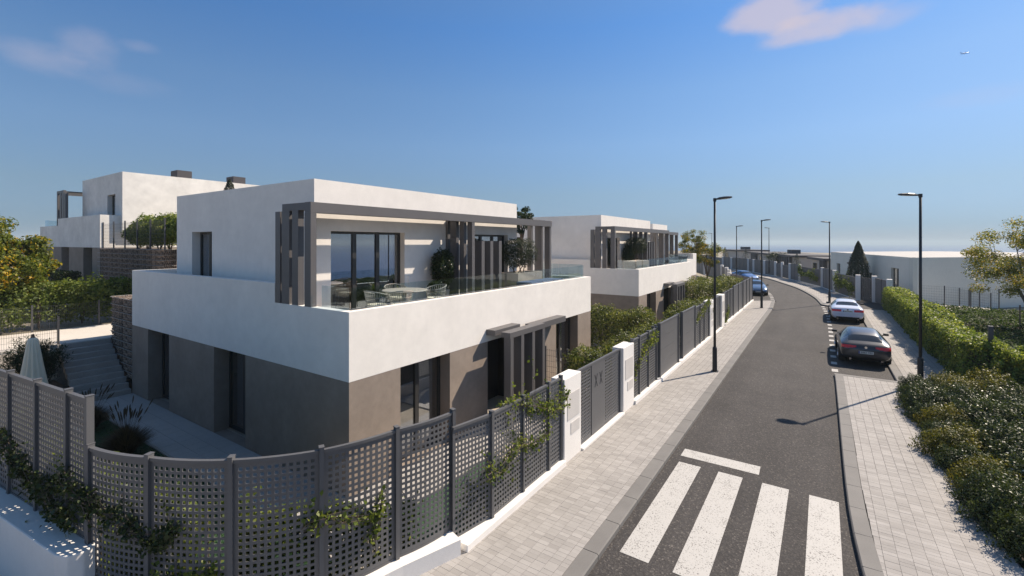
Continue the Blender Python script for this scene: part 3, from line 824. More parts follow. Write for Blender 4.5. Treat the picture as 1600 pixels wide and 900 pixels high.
    bm = bmesh.new(); bm.from_mesh(uo.data); bmesh.ops.remove_doubles(bm, verts=bm.verts, dist=.0005); bmesh.ops.recalc_face_normals(bm, faces=bm.faces); bm.to_mesh(uo.data); bm.free()
    rf = MB(); rf.box(xv0 + .3, xv1 - .3, vy0 + .3, vy1 - .3, 6.5, 6.95); rf.build('roof', 'deck_tile', H)
    # black interior lining
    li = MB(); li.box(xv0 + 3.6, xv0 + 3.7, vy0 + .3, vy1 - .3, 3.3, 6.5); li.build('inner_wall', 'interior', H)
    for a, b, c, d in openn: window(H, 'x', a, b, 3.572, 5.965, vy0 + .26, -1, 2, [(a + .1, a + .75, 'curtain')])
    for i, (a, b, c, d) in enumerate(opens):
        window(H, 'y', a, b, 3.572, 5.915, xv1 - .20, 1, 3, [(b - .95, b - .72, 'curtain_dark'), (b - .70, b - .10, 'curtain')] if i == 0 else [(a + .1, a + .8, 'curtain')])
        li2 = MB(); li2.box(xv1 + .002, xv1 + .03, b + .14, b + .24, 4.25, 4.52)
        if i == 0: li2.build('wall_lamp', 'white_wall', H)
    # pergola: outer beam, slats over the terrace, three rows of fins, short screen fins
    px1 = xv1 + 1.22 if not mirror else xv1 + 1.7
    yb0, yb1 = .0, min(L - 1.0, 11.75)
    d0 = xv1
    sl = [(d0 + .12, d0 + .36), (d0 + .48, d0 + .82)]
    for a, b in sl:
        mb = MB(); mb.box(a, b, yb0 + .15, yb1 - .15, 6.42, 6.50); mb.build('roof_slat', 'slat_metal', H)
    mb = MB(); mb.box(px1 - .24, px1, yb0, yb1, 6.31, 6.56); mb.build('pergola_beam', 'slat_metal', H)
    mb = MB(); mb.box(d0 + .006, px1 - .24, yb0 + .001, yb0 + .15, 6.38, 6.555); mb.build('pergola_beam', 'slat_metal', H)
    mb = MB(); mb.box(d0 + .006, px1 - .24, yb1 - .15, yb1 - .001, 6.38, 6.555); mb.build('pergola_beam', 'slat_metal', H)
    k = (px1 - xv1) / 1.22
    near_x = [(-.31, -.09), (-.02, .32), (.44, .70), (.87, 1.215)]
    fins_row(H, yb0 + .002, [(xv1 + a * k, xv1 + b * k) for a, b in near_x[:3]], 4.083, 6.378); fins_row(H, yb0, [(px1 - .25, px1)], 4.083, 6.308)
    rows = [(6.04, [(.006, .10), (.22, .50), (.65, .85), (1.0, 1.215)])] if L > 12 else []
    rows.append((yb1 - .15, [(.02, .24), (.42, .78), (.92, 1.19)]))
    for yy, xs_ in rows:
        for j, (a, b) in enumerate(xs_):
            mb = MB(); last = (j == len(xs_) - 1)
            mb.box(xv1 + a * k, xv1 + b * k, yy, yy + .147, 3.552, 6.306 if last else 6.376); mb.build('fin', 'slat_metal', H)
    if L > 12:
        for yy in (6.60, 7.12, 7.66):
            mb = MB(); mb.box(px1 - .46, px1 - .02, yy, yy + .17, 3.552, 5.66); mb.build('screen_fin', 'slat_metal', H)
    # glass balustrade
    def gp(x0_, x1_, y0_, y1_, zt_=4.58):
        mb = MB(); mb.box(x0_, x1_, y0_, y1_, 3.555, zt_); mb.build('glass_panel', 'rail_glass', H)
    yy = .23
    n = max(2, int((ylow - .6) / 1.9)); st = (ylow - .5) / n
    for i in range(n): gp(-.235, -.222, yy + i * st, yy + (i + 1) * st - .02)
    gp(-1.32, -.30, .222, .235)
    if high_far is None:
        gp(-2.6, -1.5, L - .235, L - .222, 4.62); gp(-1.48, -.3, L - .235, L - .222, 4.62)
    return H

h1 = house('nearest white villa with glass terrace rail, grey fin pergola and taupe ground floor', (0, 0, HZ))
h2 = copy_tree(h1); h2.location = (0, 19.26, HZ); h2['label'] = 'second white villa along the street, behind the nearest one, with a shrub bed before it'
h3 = house('third white villa, the smallest one at the bend, seen over the second terrace', (-1.35, 34.2, HZ), L=6.0, vy1=5.6, high_far=4.6)
h0 = house('white villa up the hill on the left, above the dark stone gabion wall', (-42.0, 3.0, 2.44), Wd=14.0, vi=6.3, vw=8.0, L=14, vy0=1.0, vy1=13.0, mirror=True, render='hill_render', xh=4.6)
for yy in (4.4, 8.1):
    c = MB(); c.box(-13.1, -12.0, yy, yy + .9, 6.95, 7.95); c.build('chimney', 'far_dark', h0)

# ------------------------------------------------------------------ fences, gates, pillars
def perf_mesh(w_, h, nc, nr, hole=.051, t=.012, sag=0.0, mx=.04, mz=.05, name='panel'):
    """perforated sheet from u=0..w_, z=0..h, with nc x nr square holes; sag bows it outwards (-y)"""
    pu = (w_ - 2 * mx) / nc; pz = (h - 2 * mz) / nr
    us = [0]
    for i in range(nc): c = mx + pu * (i + .5); us += [c - hole / 2, c + hole / 2]
    us.append(w_)
    zs = [0]
    for i in range(nr): c = mz + pz * (i + .5); zs += [c - hole / 2, c + hole / 2]
    zs.append(h)
    nu, nz = len(us), len(zs)
    bow = lambda u: -sag * 4 * (u / w_) * (1 - u / w_)
    V = [(u, bow(u) - t / 2, z) for z in zs for u in us] + [(u, bow(u) + t / 2, z) for z in zs for u in us]
    F = []; o = nu * nz
    I = lambda i, j: j * nu + i
    hol = lambda i, j: (i % 2 == 1 and j % 2 == 1)
    for j in range(nz - 1):
        for i in range(nu - 1):
            if hol(i, j):
                a, b, c, d = I(i, j), I(i + 1, j), I(i + 1, j + 1), I(i, j + 1)
                F += [(a, b, b + o, a + o), (b, c, c + o, b + o), (c, d, d + o, c + o), (d, a, a + o, d + o)]
            else:
                a, b, c, d = I(i, j), I(i + 1, j), I(i + 1, j + 1), I(i, j + 1)
                F += [(a, b, c, d), (d + o, c + o, b + o, a + o)]
    me = bpy.data.meshes.new(name); me.from_pydata(V, [], F); me.materials.append(M['fence_metal']); me.update(); return me

def rail_mesh(w_, sag, t0=-.03, t1=.03, h=.045):
    mb = MB(); n = 8 if sag else 1
    vs = []
    for i in range(n + 1):
        u = w_ * i / n; b = -sag * 4 * (u / w_) * (1 - u / w_)
        vs += [(u, b + t0, 0), (u, b + t1, 0), (u, b + t1, h), (u, b + t0, h)]
    fs = [(0, 3, 2, 1), (4 * n, 4 * n + 1, 4 * n + 2, 4 * n + 3)]
    for i in range(n):
        a = 4 * i; fs += [(a + k, a + 4 + k, a + 4 + (k + 1) % 4, a + (k + 1) % 4) for k in range(4)]
        fs[-4:] = [tuple(reversed(f)) for f in fs[-4:]]
    mb.add(vs, fs); me = mb.mesh('top_rail', 'fence_metal')
    bm = bmesh.new(); bm.from_mesh(me); bmesh.ops.recalc_face_normals(bm, faces=bm.faces); bm.to_mesh(me); bm.free(); return me

PM = {}
def perf_run(root, pts, z0, z1, sag=0.0, post=True, postw=.062, skip=()):
    """panels between consecutive posts of a run; every post, panel and rail is a part"""
    h = z1 - z0
    for i, (a, b) in enumerate(zip(pts[:-1], pts[1:])):
        a, b = Vector(a), Vector(b); d = b - a; Lg = d.length; ang = atan2(d.y, d.x)
        w_ = Lg - postw
        key = (round(w_, 2), round(h, 2), sag)
        if key not in PM:
            PM[key] = (perf_mesh(w_, h - .06, max(3, round(w_ / .094)), round((h - .06) / .094), sag=sag), rail_mesh(w_, sag), rail_mesh(w_, sag, -.012, .014, .03))
        u = d.normalized(); st = a + u * postw / 2
        for me, z in zip(PM[key], (z0 + .01, z1 - .05, z0 - .02)):
            o = ob('panel' if me is PM[key][0] else ('top_rail' if z > z0 + .5 else 'bottom_rail'), me, root, (st.x, st.y, z)); o.rotation_euler.z = ang
    for i, p in enumerate(pts):
        if i in skip: continue
        q = Vector(pts[min(i + 1, len(pts) - 1)]) - Vector(pts[max(i - 1, 0)])
        key = ('post', round(h, 2))
        if key not in PM:
            mb = MB(); mb.box(-postw / 2, postw / 2, -.045, .045, -.25, h + .035)
            PM[key] = mb.mesh('post', 'fence_metal')
            mb = MB(); mb.box(-postw / 2 - .006, postw / 2 + .006, -.051, .051, h + .035, h + .045); PM[key + ('c',)] = mb.mesh('post_cap', 'fence_metal')
        po = ob('post', PM[key], root, (p[0], p[1], z0)); po.rotation_euler.z = atan2(q.y, q.x)
        ob('post_cap', PM[key + ('c',)], po)

# curved run at the near corner
f = thing('perforated_fence', 'curved perforated metal fence round the near corner, on a low white wall', 'fence')
cp = [(3.34, -.03), (3.0, -1.30), (2.63, -2.42), (1.86, -3.28), (.86, -3.87), (-.24, -4.22)]
cp = [(3.2, -.26), (2.97, -1.33), (2.63, -2.42), (1.88, -3.28), (.86, -3.87), (-.24, -4.22)]
perf_run(f, cp, .34, 2.36, sag=-.045)
# raised run along the plot's left side
f = thing('perforated_fence', 'upper straight perforated fence on the thick white wall at the left edge of the photo', 'fence')
up_pts = [(-.26, -4.22), (-.92, -4.30), (-2.02, -4.43), (-3.12, -4.56), (-4.22, -4.69), (-5.32, -4.82), (-6.42, -4.95), (-7.52, -5.08), (-8.62, -5.21)]
perf_run(f, up_pts, 1.0, 3.05)
# low white walls under them
wl = MB()
arc_s = smooth([Vector(p) for p in [(3.30, -.34), (2.97, -1.33), (2.63, -2.42), (1.88, -3.28), (.86, -3.87), (-.24, -4.22)]], 5)
ai, ao = offset(arc_s, -.10), offset(arc_s, .22)
# offset to the left of travel = towards the camera side
vs = []; n = len(arc_s)
for p, q in zip(ai, ao): vs += [(p.x, p.y, -.35), (q.x, q.y, -.35), (q.x, q.y, .315), (p.x, p.y, .315)]
fs = [(0, 3, 2, 1), (4 * (n - 1), 4 * (n - 1) + 1, 4 * (n - 1) + 2, 4 * (n - 1) + 3)]
for i in range(n - 1):
    for k in range(4): fs.append((4 * i + k, 4 * i + 4 + k, 4 * i + 4 + (k + 1) % 4, 4 * i + (k + 1) % 4))
wl.add(vs, fs); o = wl.build('low_wall', 'white_wall')
bm = bmesh.new(); bm.from_mesh(o.data); bmesh.ops.recalc_face_normals(bm, faces=bm.faces); bm.to_mesh(o.data); bm.free()
tag(o, 'low curved white wall under the curved perforated fence, ending at the paved footway', 'wall')
wl = MB(); wl.prism([(-.05, -4.33), (-.10, -4.50), (-.30, -4.58), (-9.0, -5.62), (-9.0, -5.15), (-.30, -4.12), (-.12, -4.14)], -.4, .97)
o = wl.build('retaining_wall', 'white_wall', bevel=.02); tag(o, 'thick white retaining wall with rounded end in the bottom left corner', 'wall')

# street run
def pillar(y0, y1, label, x=3.5, mini=True, h=2.0, dep=.36):
    p = thing('gate_pillar', label, 'pillar', (x, y0, SZ), 0, 'white gate pillars')
    mb = MB(); mb.box(-dep, 0, 0, y1 - y0, -.2, h); mb.build('shaft', 'white_wall', p, bevel=.012)
    if mini:
        W_ = y1 - y0
        for (a, b, c, d), nm in (((.16 * W_, .88 * W_, .98, 1.60), 'meter_cover'), ((.36 * W_, .88 * W_, .60, .88), 'letterbox_cover')):
            q = MB(); q.box(.002, .010, a, b, c, d); q.build(nm, 'cover_panel', p)
    return p
FX = 3.42
pillar(3.38, 4.29, 'white rendered gate pillar nearest the camera, with two pale flush cover panels')
f = thing('perforated_fence', 'perforated fence with climbers, between the corner and the nearest white pillar', 'fence', group='straight fence runs along the left footway')
perf_run(f, [(3.25, -.36), (FX, .58), (FX, 1.66), (FX, 2.74), (FX, 3.34)], .14, 2.12, skip=(0,))
# gate with XX
def gate(y0, y1, label, lettering=False):
    g_ = thing('sliding_gate', label, 'gate', (FX - .03, y0, SZ))
    w_ = y1 - y0; a, b = w_ * .28, w_ * .58
    me = perf_mesh(a - .05, 1.86, 8, 20); o = ob('perforated_panel', me, g_, (0, .03, .08)); o.rotation_euler.z = pi / 2
    me = perf_mesh(w_ - b - .08, 1.86, 11, 20); o = ob('perforated_panel', me, g_, (0, b + .02, .08)); o.rotation_euler.z = pi / 2
    mb = MB(); mb.box(-.02, .022, a, b, .06, 1.94); mb.build('solid_panel', 'fence_metal', g_)
    for q in ((-.03, .03, 0, w_, 1.945, 2.0), (-.03, .03, 0, w_, .03, .075), (-.03, .03, 0, .05, .076, 1.944), (-.03, .03, w_ - .05, w_, .076, 1.944)):
        mb = MB(); mb.box(*q); mb.build('frame_bar', 'fence_metal', g_)
    if lettering:
        for k in range(2):
            yc = a + (b - a) * (.32 + .38 * k); mb = MB()
            for s_ in (-1, 1):
                mb.tube([(.024, yc - .085 * s_, 1.30), (.024, yc + .085 * s_, 1.64)], .008, 5)
            mb.build('letter_x', 'door_dark', g_)
    return g_
gate(4.32, 7.27, 'grey metal gate with two dark X letters, between the two nearest white pillars', True)
pillar(7.3, 8.27, 'second white gate pillar from the camera, at the far side of the gate with the X letters')
f = thing('perforated_fence', 'perforated metal fence run just past the second white pillar, shrubs behind it', 'fence', group='straight fence runs along the left footway')
perf_run(f, [(FX, 8.32), (FX, 9.0), (FX, 9.98), (FX, 10.95)], .14, 2.12)
def solid_fence(y0, y1, label, npan=1, x=FX, zt=2.18, boards=True):
    f = thing('panel_fence', label, 'fence', (x, y0, SZ), group='solid grey fence panels along the left footway')
    w_ = (y1 - y0) / npan
    for i in range(npan):
        a, b = i * w_ + .05, (i + 1) * w_ - .05
        for k in range(4):
            za, zb = .12 + k * (zt - .2) / 4, .12 + (k + 1) * (zt - .2) / 4 - .006
            mb = MB(); mb.box(-.02, .02, a, b, za, zb); mb.build('board', 'fence_metal', f)
    for i in range(npan + 1):
        mb = MB(); yy = min(max(i * w_, .04), y1 - y0 - .04); mb.box(-.06, .06, yy - .045, yy + .045, 0, zt); mb.build('post', 'frame_dark' if 0 else 'fence_metal', f)
    mb = MB(); mb.box(-.035, .035, 0, y1 - y0, zt - .075, zt - .02); mb.build('top_rail', 'fence_metal', f)
    return f
f = thing('perforated_fence', 'narrow perforated fence bay just before the first solid grey panel', 'fence', group='straight fence runs along the left footway')
perf_run(f, [(FX - .12, 10.98), (FX - .12, 11.30)], .14, 2.12)
solid_fence(11.34, 14.15, 'first solid grey fence panel, left of the nearest street lamp')
f = thing('perforated_fence', 'narrow perforated fence bay between the two solid grey panels', 'fence', group='straight fence runs along the left footway')
perf_run(f, [(FX - .12, 14.2), (FX - .12, 14.72)], .14, 2.12)
solid_fence(14.78, 17.35, 'second solid grey fence panel, just left of the nearest street lamp')
f = thing('perforated_fence', 'perforated metal fence run before the third white pillar, behind the lamp pole', 'fence', group='straight fence runs along the left footway')
perf_run(f, [(FX, 17.45), (FX, 18.5), (FX, 19.5), (FX, 20.7)], .14, 2.12)
pillar(20.8, 21.75, 'third white gate pillar from the camera, half behind the nearest lamp pole')
gate(21.8, 24.35, 'grey metal gate between the third and fourth white pillars')
pillar(24.4, 25.35, 'fourth white gate pillar from the camera, just right of the nearest lamp pole')
f = thing('perforated_fence', 'short perforated fence run just past the fourth white pillar', 'fence', group='straight fence runs along the left footway')
perf_run(f, [(FX, 25.45), (FX, 26.7), (FX, 27.9), (FX, 29.2)], .14, 2.12)
solid_fence(29.3, 34.0, 'solid grey fence panels near the far end of the left footway', 2)
solid_fence(34.2, 40.2, 'last solid grey fence panels, ending beside the parked blue cars', 3)
# kerb-like white plinths along the fence foot
for a, b, hh in ((-.30, 3.36, .12), (4.3, 7.28, .05), (8.28, 11.3, .12), (11.3, 14.2, .10), (14.2, 17.4, .12), (17.4, 20.8, .10), (21.76, 24.38, .05), (25.36, 29.2, .12), (29.2, 34.1, .10), (34.1, 40.2, .12)):
    mb = MB(); mb.box(3.26, 3.56, a + .002, b - .002, -.35, SZ + hh)
    o = mb.build('plinth', 'white_wall', kind='structure', bevel=.008)

# fence returning left behind the bay
f = thing('panel_fence', 'grey fence turning left behind the blue cars', 'fence', (3.36, 40.15, SZ))
f.rotation_euler.z = radians(12)
LBi = [p for p in offset(LB, 2.5)]
# far-left fence along the inside of the bend
FL = [p for p in offset(RK, LKO + 3.0) if 41 < p.y < 110]
dd = 0; last = Vector((3.36, 40.15)); k = 0
def seg_fence(name, label, a, b, zt, m='fence_metal', group=None, cat='fence', slats=0, kind='board', parent=None, gap=.0, foot=.05):
    d = b - a; L_ = d.length; ang = atan2(d.y, d.x)
    f = thing(name, label, cat, (a.x, a.y, SZ), ang, group)
    if slats:
        n = int(L_ / slats); me = None
        mb = MB(); mb.box(0, slats * .62, -.02, .02, foot + .05, zt - .05); me = mb.mesh('slat', m)
        for i in range(n): ob('slat', me, f, (.04 + i * slats, 0, 0))
        for z in (foot, zt - .05):
            mb = MB(); mb.box(0, L_, -.025, .025, z, z + .045); mb.build('rail', m, f)
    else:
        n = max(1, round(L_ / 1.9)); w_ = L_ / n
        mb = MB(); mb.box(.03, w_ - .03, -.02, .02, foot, zt); me = mb.mesh('panel', m)
        for i in range(n): ob('panel', me, f, (i * w_, 0, 0))
        mb = MB(); mb.box(-.045, .045, -.05, .05, 0, zt + .02); me = mb.mesh('post', m)
        for i in range(1, n): ob('post', me, f, (i * w_, 0, 0))
    return f
bpy.data.objects.remove(f)
ord_ = ['first', 'second', 'third', 'fourth', 'fifth', 'sixth', 'seventh', 'eighth', 'ninth', 'tenth', 'eleventh', 'twelfth', 'thirteenth', 'fourteenth', 'fifteenth', 'sixteenth']
pts = [Vector((3.3, 40.3)), Vector((.9, 44.5)), Vector((.2, 49)), Vector((-.9, 54.5)), Vector((-2.4, 60.5)), Vector((-4.4, 67)), Vector((-7.2, 74)), Vector((-10.4, 81.5)), Vector((-14.6, 90)), Vector((-20, 99))]
for i, (a, b) in enumerate(zip(pts[:-1], pts[1:])):
    seg_fence('panel_fence', f'{ord_[i]} grey fence stretch behind the far left bay, counted from the footway end', a, b, 2.1, 'slat_metal', 'fences behind the far left bay')
    if i:
        p = thing('gate_pillar', f'{ord_[i-1]} white pillar in the fence behind the far left parking bay', 'pillar', (a.x, a.y, SZ), 0, 'far white pillars on the left')
        mb = MB(); mb.box(-.16, .16, -.3, .3, -.1, 2.25); mb.build('shaft', 'white_wall', p)

# right-hand far fences, following the bend: (x, y, kind of the stretch after this pillar, height)
RF = [((13.15, 41.2), 'wall'), ((12.5, 45.1), 'slatgate'), ((11.4, 46.1), 'vine'), ((9.8, 53.6), 'panel'), ((8.75, 58.9), 'vine'), ((6.25, 67.0), 'panel'), ((4.95, 70.2), 'open'), ((3.75, 74.6), 'short'), ((2.7, 76.8), 'panel'),
      ((.86, 80.3), 'panel'), ((-1.18, 84.7), 'panel'), ((-2.34, 87.4), 'panel'), ((-6.1, 93.9), 'panel'), ((-8.4, 98.5), 'short'), ((-10.7, 103.5), 'panel'), ((-16, 112), 'panel'), ((-22, 120), 'end')]
names = {'wall': 'dark grey wall panel beside the driveway in front of the hedge', 'slatgate': 'grey vertical slat gate behind the white car'}
cnt = {'panel': 0, 'vine': 0, 'short': 0, 'open': 0}
hs = {'wall': 2.15, 'slatgate': 2.1, 'vine': 2.05, 'panel': 2.3, 'short': 2.05, 'open': 1.9}
for i, ((x, y), kd) in enumerate(RF):
    a = Vector((x, y))
    p = thing('gate_pillar', f'{ord_[i] if i < 16 else "farthest"} pale pillar of the fence round the right of the bend, counted from the hedge', 'pillar', (x, y, SZ), 0, 'pale pillars round the bend')
    mb = MB(); mb.box(-.17, .17, -.32, .32, -.2, 2.3); mb.build('shaft', 'white_wall', p)
    if kd == 'end': break
    b = Vector(RF[i + 1][0])
    if kd in names: lab = names[kd]
    elif kd == 'vine': lab = ['grey slat fence with climbing plants behind the white car', 'grey slat fence with climbers right of the small blank pillar'][min(cnt['vine'], 1)]; cnt['vine'] += 1
    else: lab = {'panel': 'grey panel fence', 'short': 'narrow grey gate leaf', 'open': 'narrow dark gate'}[kd] + f' after the {ord_[i]} pale pillar round the bend'
    seg_fence('slat_gate' if kd in ('slatgate', 'open', 'short') else 'panel_fence', lab, a, b, hs[kd], 'slat_metal', 'fences round the right of the bend', 'gate' if kd in ('slatgate', 'open', 'short') else 'fence',
              slats={'slatgate': .16, 'vine': .30, 'open': .16}.get(kd, 0))
    if kd in ('panel', 'vine'):
        mb = MB(); d = b - a; nn = Vector((-d.y, d.x)).normalized()
        mb.prism([tuple(a - nn * .12), tuple(b - nn * .12), tuple(b + nn * .12), tuple(a + nn * .12)], -.2, SZ + .05); mb.build('plinth', 'white_wall', kind='structure')

# ------------------------------------------------------------------ plots, terraces, stairs, gabions
mb = MB(); mb.prism([(-14.9, .0), (-14.9, -5.0), (-.3, -4.2)] + [(p[0] - .05, p[1] + .05) for p in cp[::-1][1:]] + [(3.3, 0), (3.3, 40.2), (-3, 46), (-12.6, 46), (-12.6, 0)], -.42, -.31)
mb.build('garden_ground', 'gravel', kind='structure')
mb = MB(); mb.prism([(-12.6, -1.34), (-12.6, -4.7), (-.3, -3.95), (.7, -3.6), (1.6, -3.0), (1.5, -1.34)], -.31, -.295)
mb.build('lawn', 'lawn', kind='structure')
mb = MB(); mb.prism([(1.35, 3.4), (3.2, 3.4), (3.2, .5), (1.35, -.6)], -.31, -.294); mb.build('lawn', 'lawn', kind='structure')
path = bpy.data.objects.new('garden_path', None); COL.objects.link(path); path['kind'] = 'structure'; path['label'] = 'pale tiled path round the nearest villa'
tm = MB(); tm.box(.004, .446, .004, .436, -.05, 0); tme = tm.mesh('tile', 'path_tile')
for i in range(28):
    for j in range(3): 
        o = bpy.data.objects.new('tile', tme); COL.objects.link(o); o.parent = path; o.location = (-12.6 + i * .45, -1.33 + j * .44, -.262)
for i in range(3):
    for j in range(22):
        o = bpy.data.objects.new('tile', tme); COL.objects.link(o); o.parent = path; o.location = (.0 + i * .45, -1.33 + j * .44, -.262)
mb = MB(); mb.box(-12.7, 1.40, -1.39, -1.34, -.4, -.255); mb.build('path_edging', 'stone_step', path)
mb = MB(); mb.box(.15, 3.2, 4.9, 7.6, -.33, -.268); mb.build('entrance_path', 'path_tile', kind='structure')
mb = MB(); mb.prism([(-2.5, 12.9), (3.1, 12.9), (3.1, 15.3), (-2.5, 15.3)], -.33, -.27); mb.build('side_path', 'plaza_stone', kind='structure')
mb = MB(); mb.prism([(.2, 24.2), (3.1, 24.2), (3.1, 27), (.2, 27)], -.33, -.27); mb.build('entrance_path', 'path_tile', kind='structure')
# lawn blades near the corner
pts = np.column_stack([RNG.uniform(-12.4, 1.2, 26000), RNG.uniform(-3.9, -1.42, 26000), RNG.uniform(-.29, -.25, 26000)])
ob('lawn_grass', leaf_mesh('lawn_grass', pts, .07, 'grass_lawn', aspect=.16, nrm=np.tile([0, 1, .1], (26000, 1))), kind='stuff')

# stairs (10 risers), plaza level at 1.5
st = thing('garden_stairs', 'pale stone steps climbing beside the gabion wall at the rear of the garden', 'stairs', (-12.72, -1.55, -.30))
for k in range(10):
    mb = MB(); x1 = -.245 * k; mb.box(-2.46, x1, 0, 1.53, .18 * k + .002, .18 * (k + 1)); 
    if k: pass
    o = MB(); o.box(x1 - .26, x1, 0, 1.53, .18 * k, .18 * (k + 1)); o.build('step', 'stone_step', st, bevel=.006)
mb = MB(); mb.prism([(-15.17, -5.2), (-15.17, 3.0), (-19.2, 3.0), (-19.2, -5.2)], -.4, 1.49); mb.build('upper_plaza', 'plaza_stone', kind='structure')
mb = MB(); mb.prism([(-19.2, -22), (-19.2, 3.0), (-90, 3.0), (-90, -22)], -.4, 1.47); mb.build('garden_terrace', 'ground_grass', kind='structure')
mb = MB(); mb.prism([(-27.0, 2.2), (-27.0, 30), (-95, 30), (-95, 2.2)], 1.2, 2.43); mb.build('garden_terrace', 'ground_grass', kind='structure')
mb = MB(); mb.prism([(-18.7, 3.4), (-18.7, 40), (-27.9, 40), (-27.9, 3.4)], -.4, 4.88); mb.build('garden_terrace', 'ground_grass', kind='structure')
mb = MB(); mb.prism([(-13.0, .82), (-13.0, 40), (-18.55, 40), (-18.55, 3.1), (-15.05, 3.1), (-15.05, .82)], -.4, 3.02); mb.build('garden_terrace', 'ground_grass', kind='structure')
mb = MB(); mb.prism([(-14.9, -1.6), (-13.0, -1.6), (-12.0, -2.2), (-12.0, -5.0), (-15.17, -5.0), (-15.17, -1.6)], -.4, .2); mb.build('planting_bed', 'soil', kind='structure')

def rock_mesh(seed):
    r = np.random.default_rng(seed); bm = bmesh.new(); bmesh.ops.create_icosphere(bm, subdivisions=1, radius=1)
    for v in bm.verts: v.co *= r.uniform(.72, 1.1)
    V = np.array([v.co[:] for v in bm.verts]); F = [[v.index for v in f.verts] for f in bm.faces]; bm.free(); return V, F
ROCKS = [rock_mesh(i) for i in range(6)]
def basket_meshes(w_, h, dep, seed, faces=('y-',)):
    """stone fill showing on the listed faces of a w x dep x h basket + its wire frame"""
    r = np.random.default_rng(seed); V = []; F = []; n = 0
    def put(x, y, z, s):
        nonlocal n
        v, f = ROCKS[r.integers(6)]; a = r.uniform(0, 6.3); c_, s_ = cos(a), sin(a)
        q = v * s * r.uniform(.8, 1.2, 3); q = np.column_stack([q[:, 0] * c_ - q[:, 2] * s_, q[:, 1] * .7, q[:, 0] * s_ + q[:, 2] * c_]) + [x, y, z]
        V.extend(q.tolist()); F.extend([[i + n for i in g_] for g_ in f]); n += len(v)
    sp = .088
    for fc in faces:
        for j in range(int(h / sp)):
            z = sp * (j + .5) + r.uniform(-.015, .015)
            z = min(max(z, .04), h - .045)
            if fc == 'y-':
                for i in range(int(w_ / sp)): put(sp * (i + .5 + .4 * (j % 2)) % w_, .07 + r.uniform(-.015, .015), z, .056)
            if fc == 'x+':
                for i in range(int(dep / sp)): put(w_ - .07, sp * (i + .5 + .4 * (j % 2)) % dep, z, .056)
            if fc == 'x-':
                for i in range(int(dep / sp)): put(.07, sp * (i + .5 + .4 * (j % 2)) % dep, z, .056)
        
    if 'top' in faces: pass
    for i in range(int(w_ / sp)):
        for k in range(int(dep / sp)): put(sp * (i + .5), sp * (k + .5), h - .05, .05)
    me = bpy.data.meshes.new('stone_fill'); me.from_pydata(V, [], F); me.materials.append(M['gabion_stone']); me.update()
    wm = MB(); t = .009
    for z in (h - .009,):
        wm.tube([(0, 0, z), (w_, 0, z)], t, 4); wm.tube([(w_, 0, z), (w_, dep, z)], t, 4); wm.tube([(0, 0, z), (0, dep, z)], t, 4)
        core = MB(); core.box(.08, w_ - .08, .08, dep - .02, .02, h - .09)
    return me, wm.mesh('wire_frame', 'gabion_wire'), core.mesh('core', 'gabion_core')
def gabion(label, x0, y0, z0, nx, nz, w_, h, dep, faces, endfaces):
    g_ = thing('gabion_wall', label, 'wall', (x0, y0, z0))
    A = basket_meshes(w_, h, dep, 3, faces); B = basket_meshes(w_, h, dep, 9, faces); E_ = basket_meshes(w_, h, dep, 5, endfaces)
    for j in range(nz):
        for i in range(nx):
            S = E_ if i == nx - 1 else (A if (i + j) % 2 else B)
            b = ob('gabion_basket', S[2], g_, (i * w_, 0, j * h))
            ob('stone_fill', S[0], b, kind='stuff'); ob('wire_frame', S[1], b)
    return g_
gabion('lower dark gabion wall of caged stones beside the garden stairs', -15.12, .02, .15, 2, 11, 1.2, .2727, .78, ('y-',), ('y-',))
gabion('upper dark gabion wall of caged stones below the hill villa', -28.5, 3.0, 1.45, 6, 13, 1.65, .2692, .9, ('y-',), ('y-', 'x+'))
g_ = thing('gabion_wall', 'sunlit side stretch of gabion wall, seen edge-on left of the nearest villa', 'wall', (-18.6, 3.92, 1.45), radians(90))
SS = basket_meshes(1.65, .2692, .9, 13, ('y-',))
for j in range(13):
    for i in range(5):
        b = ob('gabion_basket', SS[2], g_, (i * 1.65, 0, j * .2692)); ob('stone_fill', SS[0], b, kind='stuff'); ob('wire_frame', SS[1], b)

# wire mesh fences
def wire_fence(label, a, b, z, h, posts, step=.06, group='thin wire mesh fences'):
    a, b = Vector(a), Vector(b); d = b - a; L_ = d.length
    f = thing('wire_fence', label, 'fence', (a.x, a.y, z), atan2(d.y, d.x), group)
    mb = MB(); 
    for i in range(int(L_ / step)): 
        x = i * step; mb.add([(x, 0, .05), (x + .005, 0, .05), (x + .005, 0, h - .05), (x, 0, h - .05), (x, .005, .05), (x + .005, .005, .05), (x + .005, .005, h - .05), (x, .005, h - .05)],
                             [(0, 1, 2, 3), (5, 4, 7, 6), (4, 0, 3, 7), (1, 5, 6, 2)])
    zz = .05
    while zz < h: mb.box(0, L_, -.004, .004, zz, zz + .007); zz += .2
    mb.build('wire_mesh', 'wire', f, kind='stuff')
    for i in range(posts):
        x = L_ * i / (posts - 1); q = MB(); q.box(x - .03, x + .03, -.03, .03, -.3, h + .04); q.build('post', 'wire', f)
    return f
wire_fence('black wire mesh fence at the head of the garden stairs, behind the oleander', (-15.1, -5.4), (-15.1, -1.5), 1.5, 1.0, 3)
wire_fence('black wire mesh fence along the foot of the tall leafy hedge on the left', (-19.25, -8), (-19.25, 2.9), 1.5, 1.1, 6)
wire_fence('black wire mesh fence on top of the upper gabion wall, shrubs behind it', (-28.0, 3.15), (-18.8, 3.15), 4.9, 1.6, 6, .1)
wire_fence('short wire mesh fence beside the entrance of the nearest villa', (.1, 8.45), (1.9, 8.45), -.3, 1.75, 3, .08)
wire_fence('wire mesh fence beside the pale slab, between the hedge and the long low building', (15.2, 42.7), (19.3, 41.0), -.4, 2.3, 4, .1)
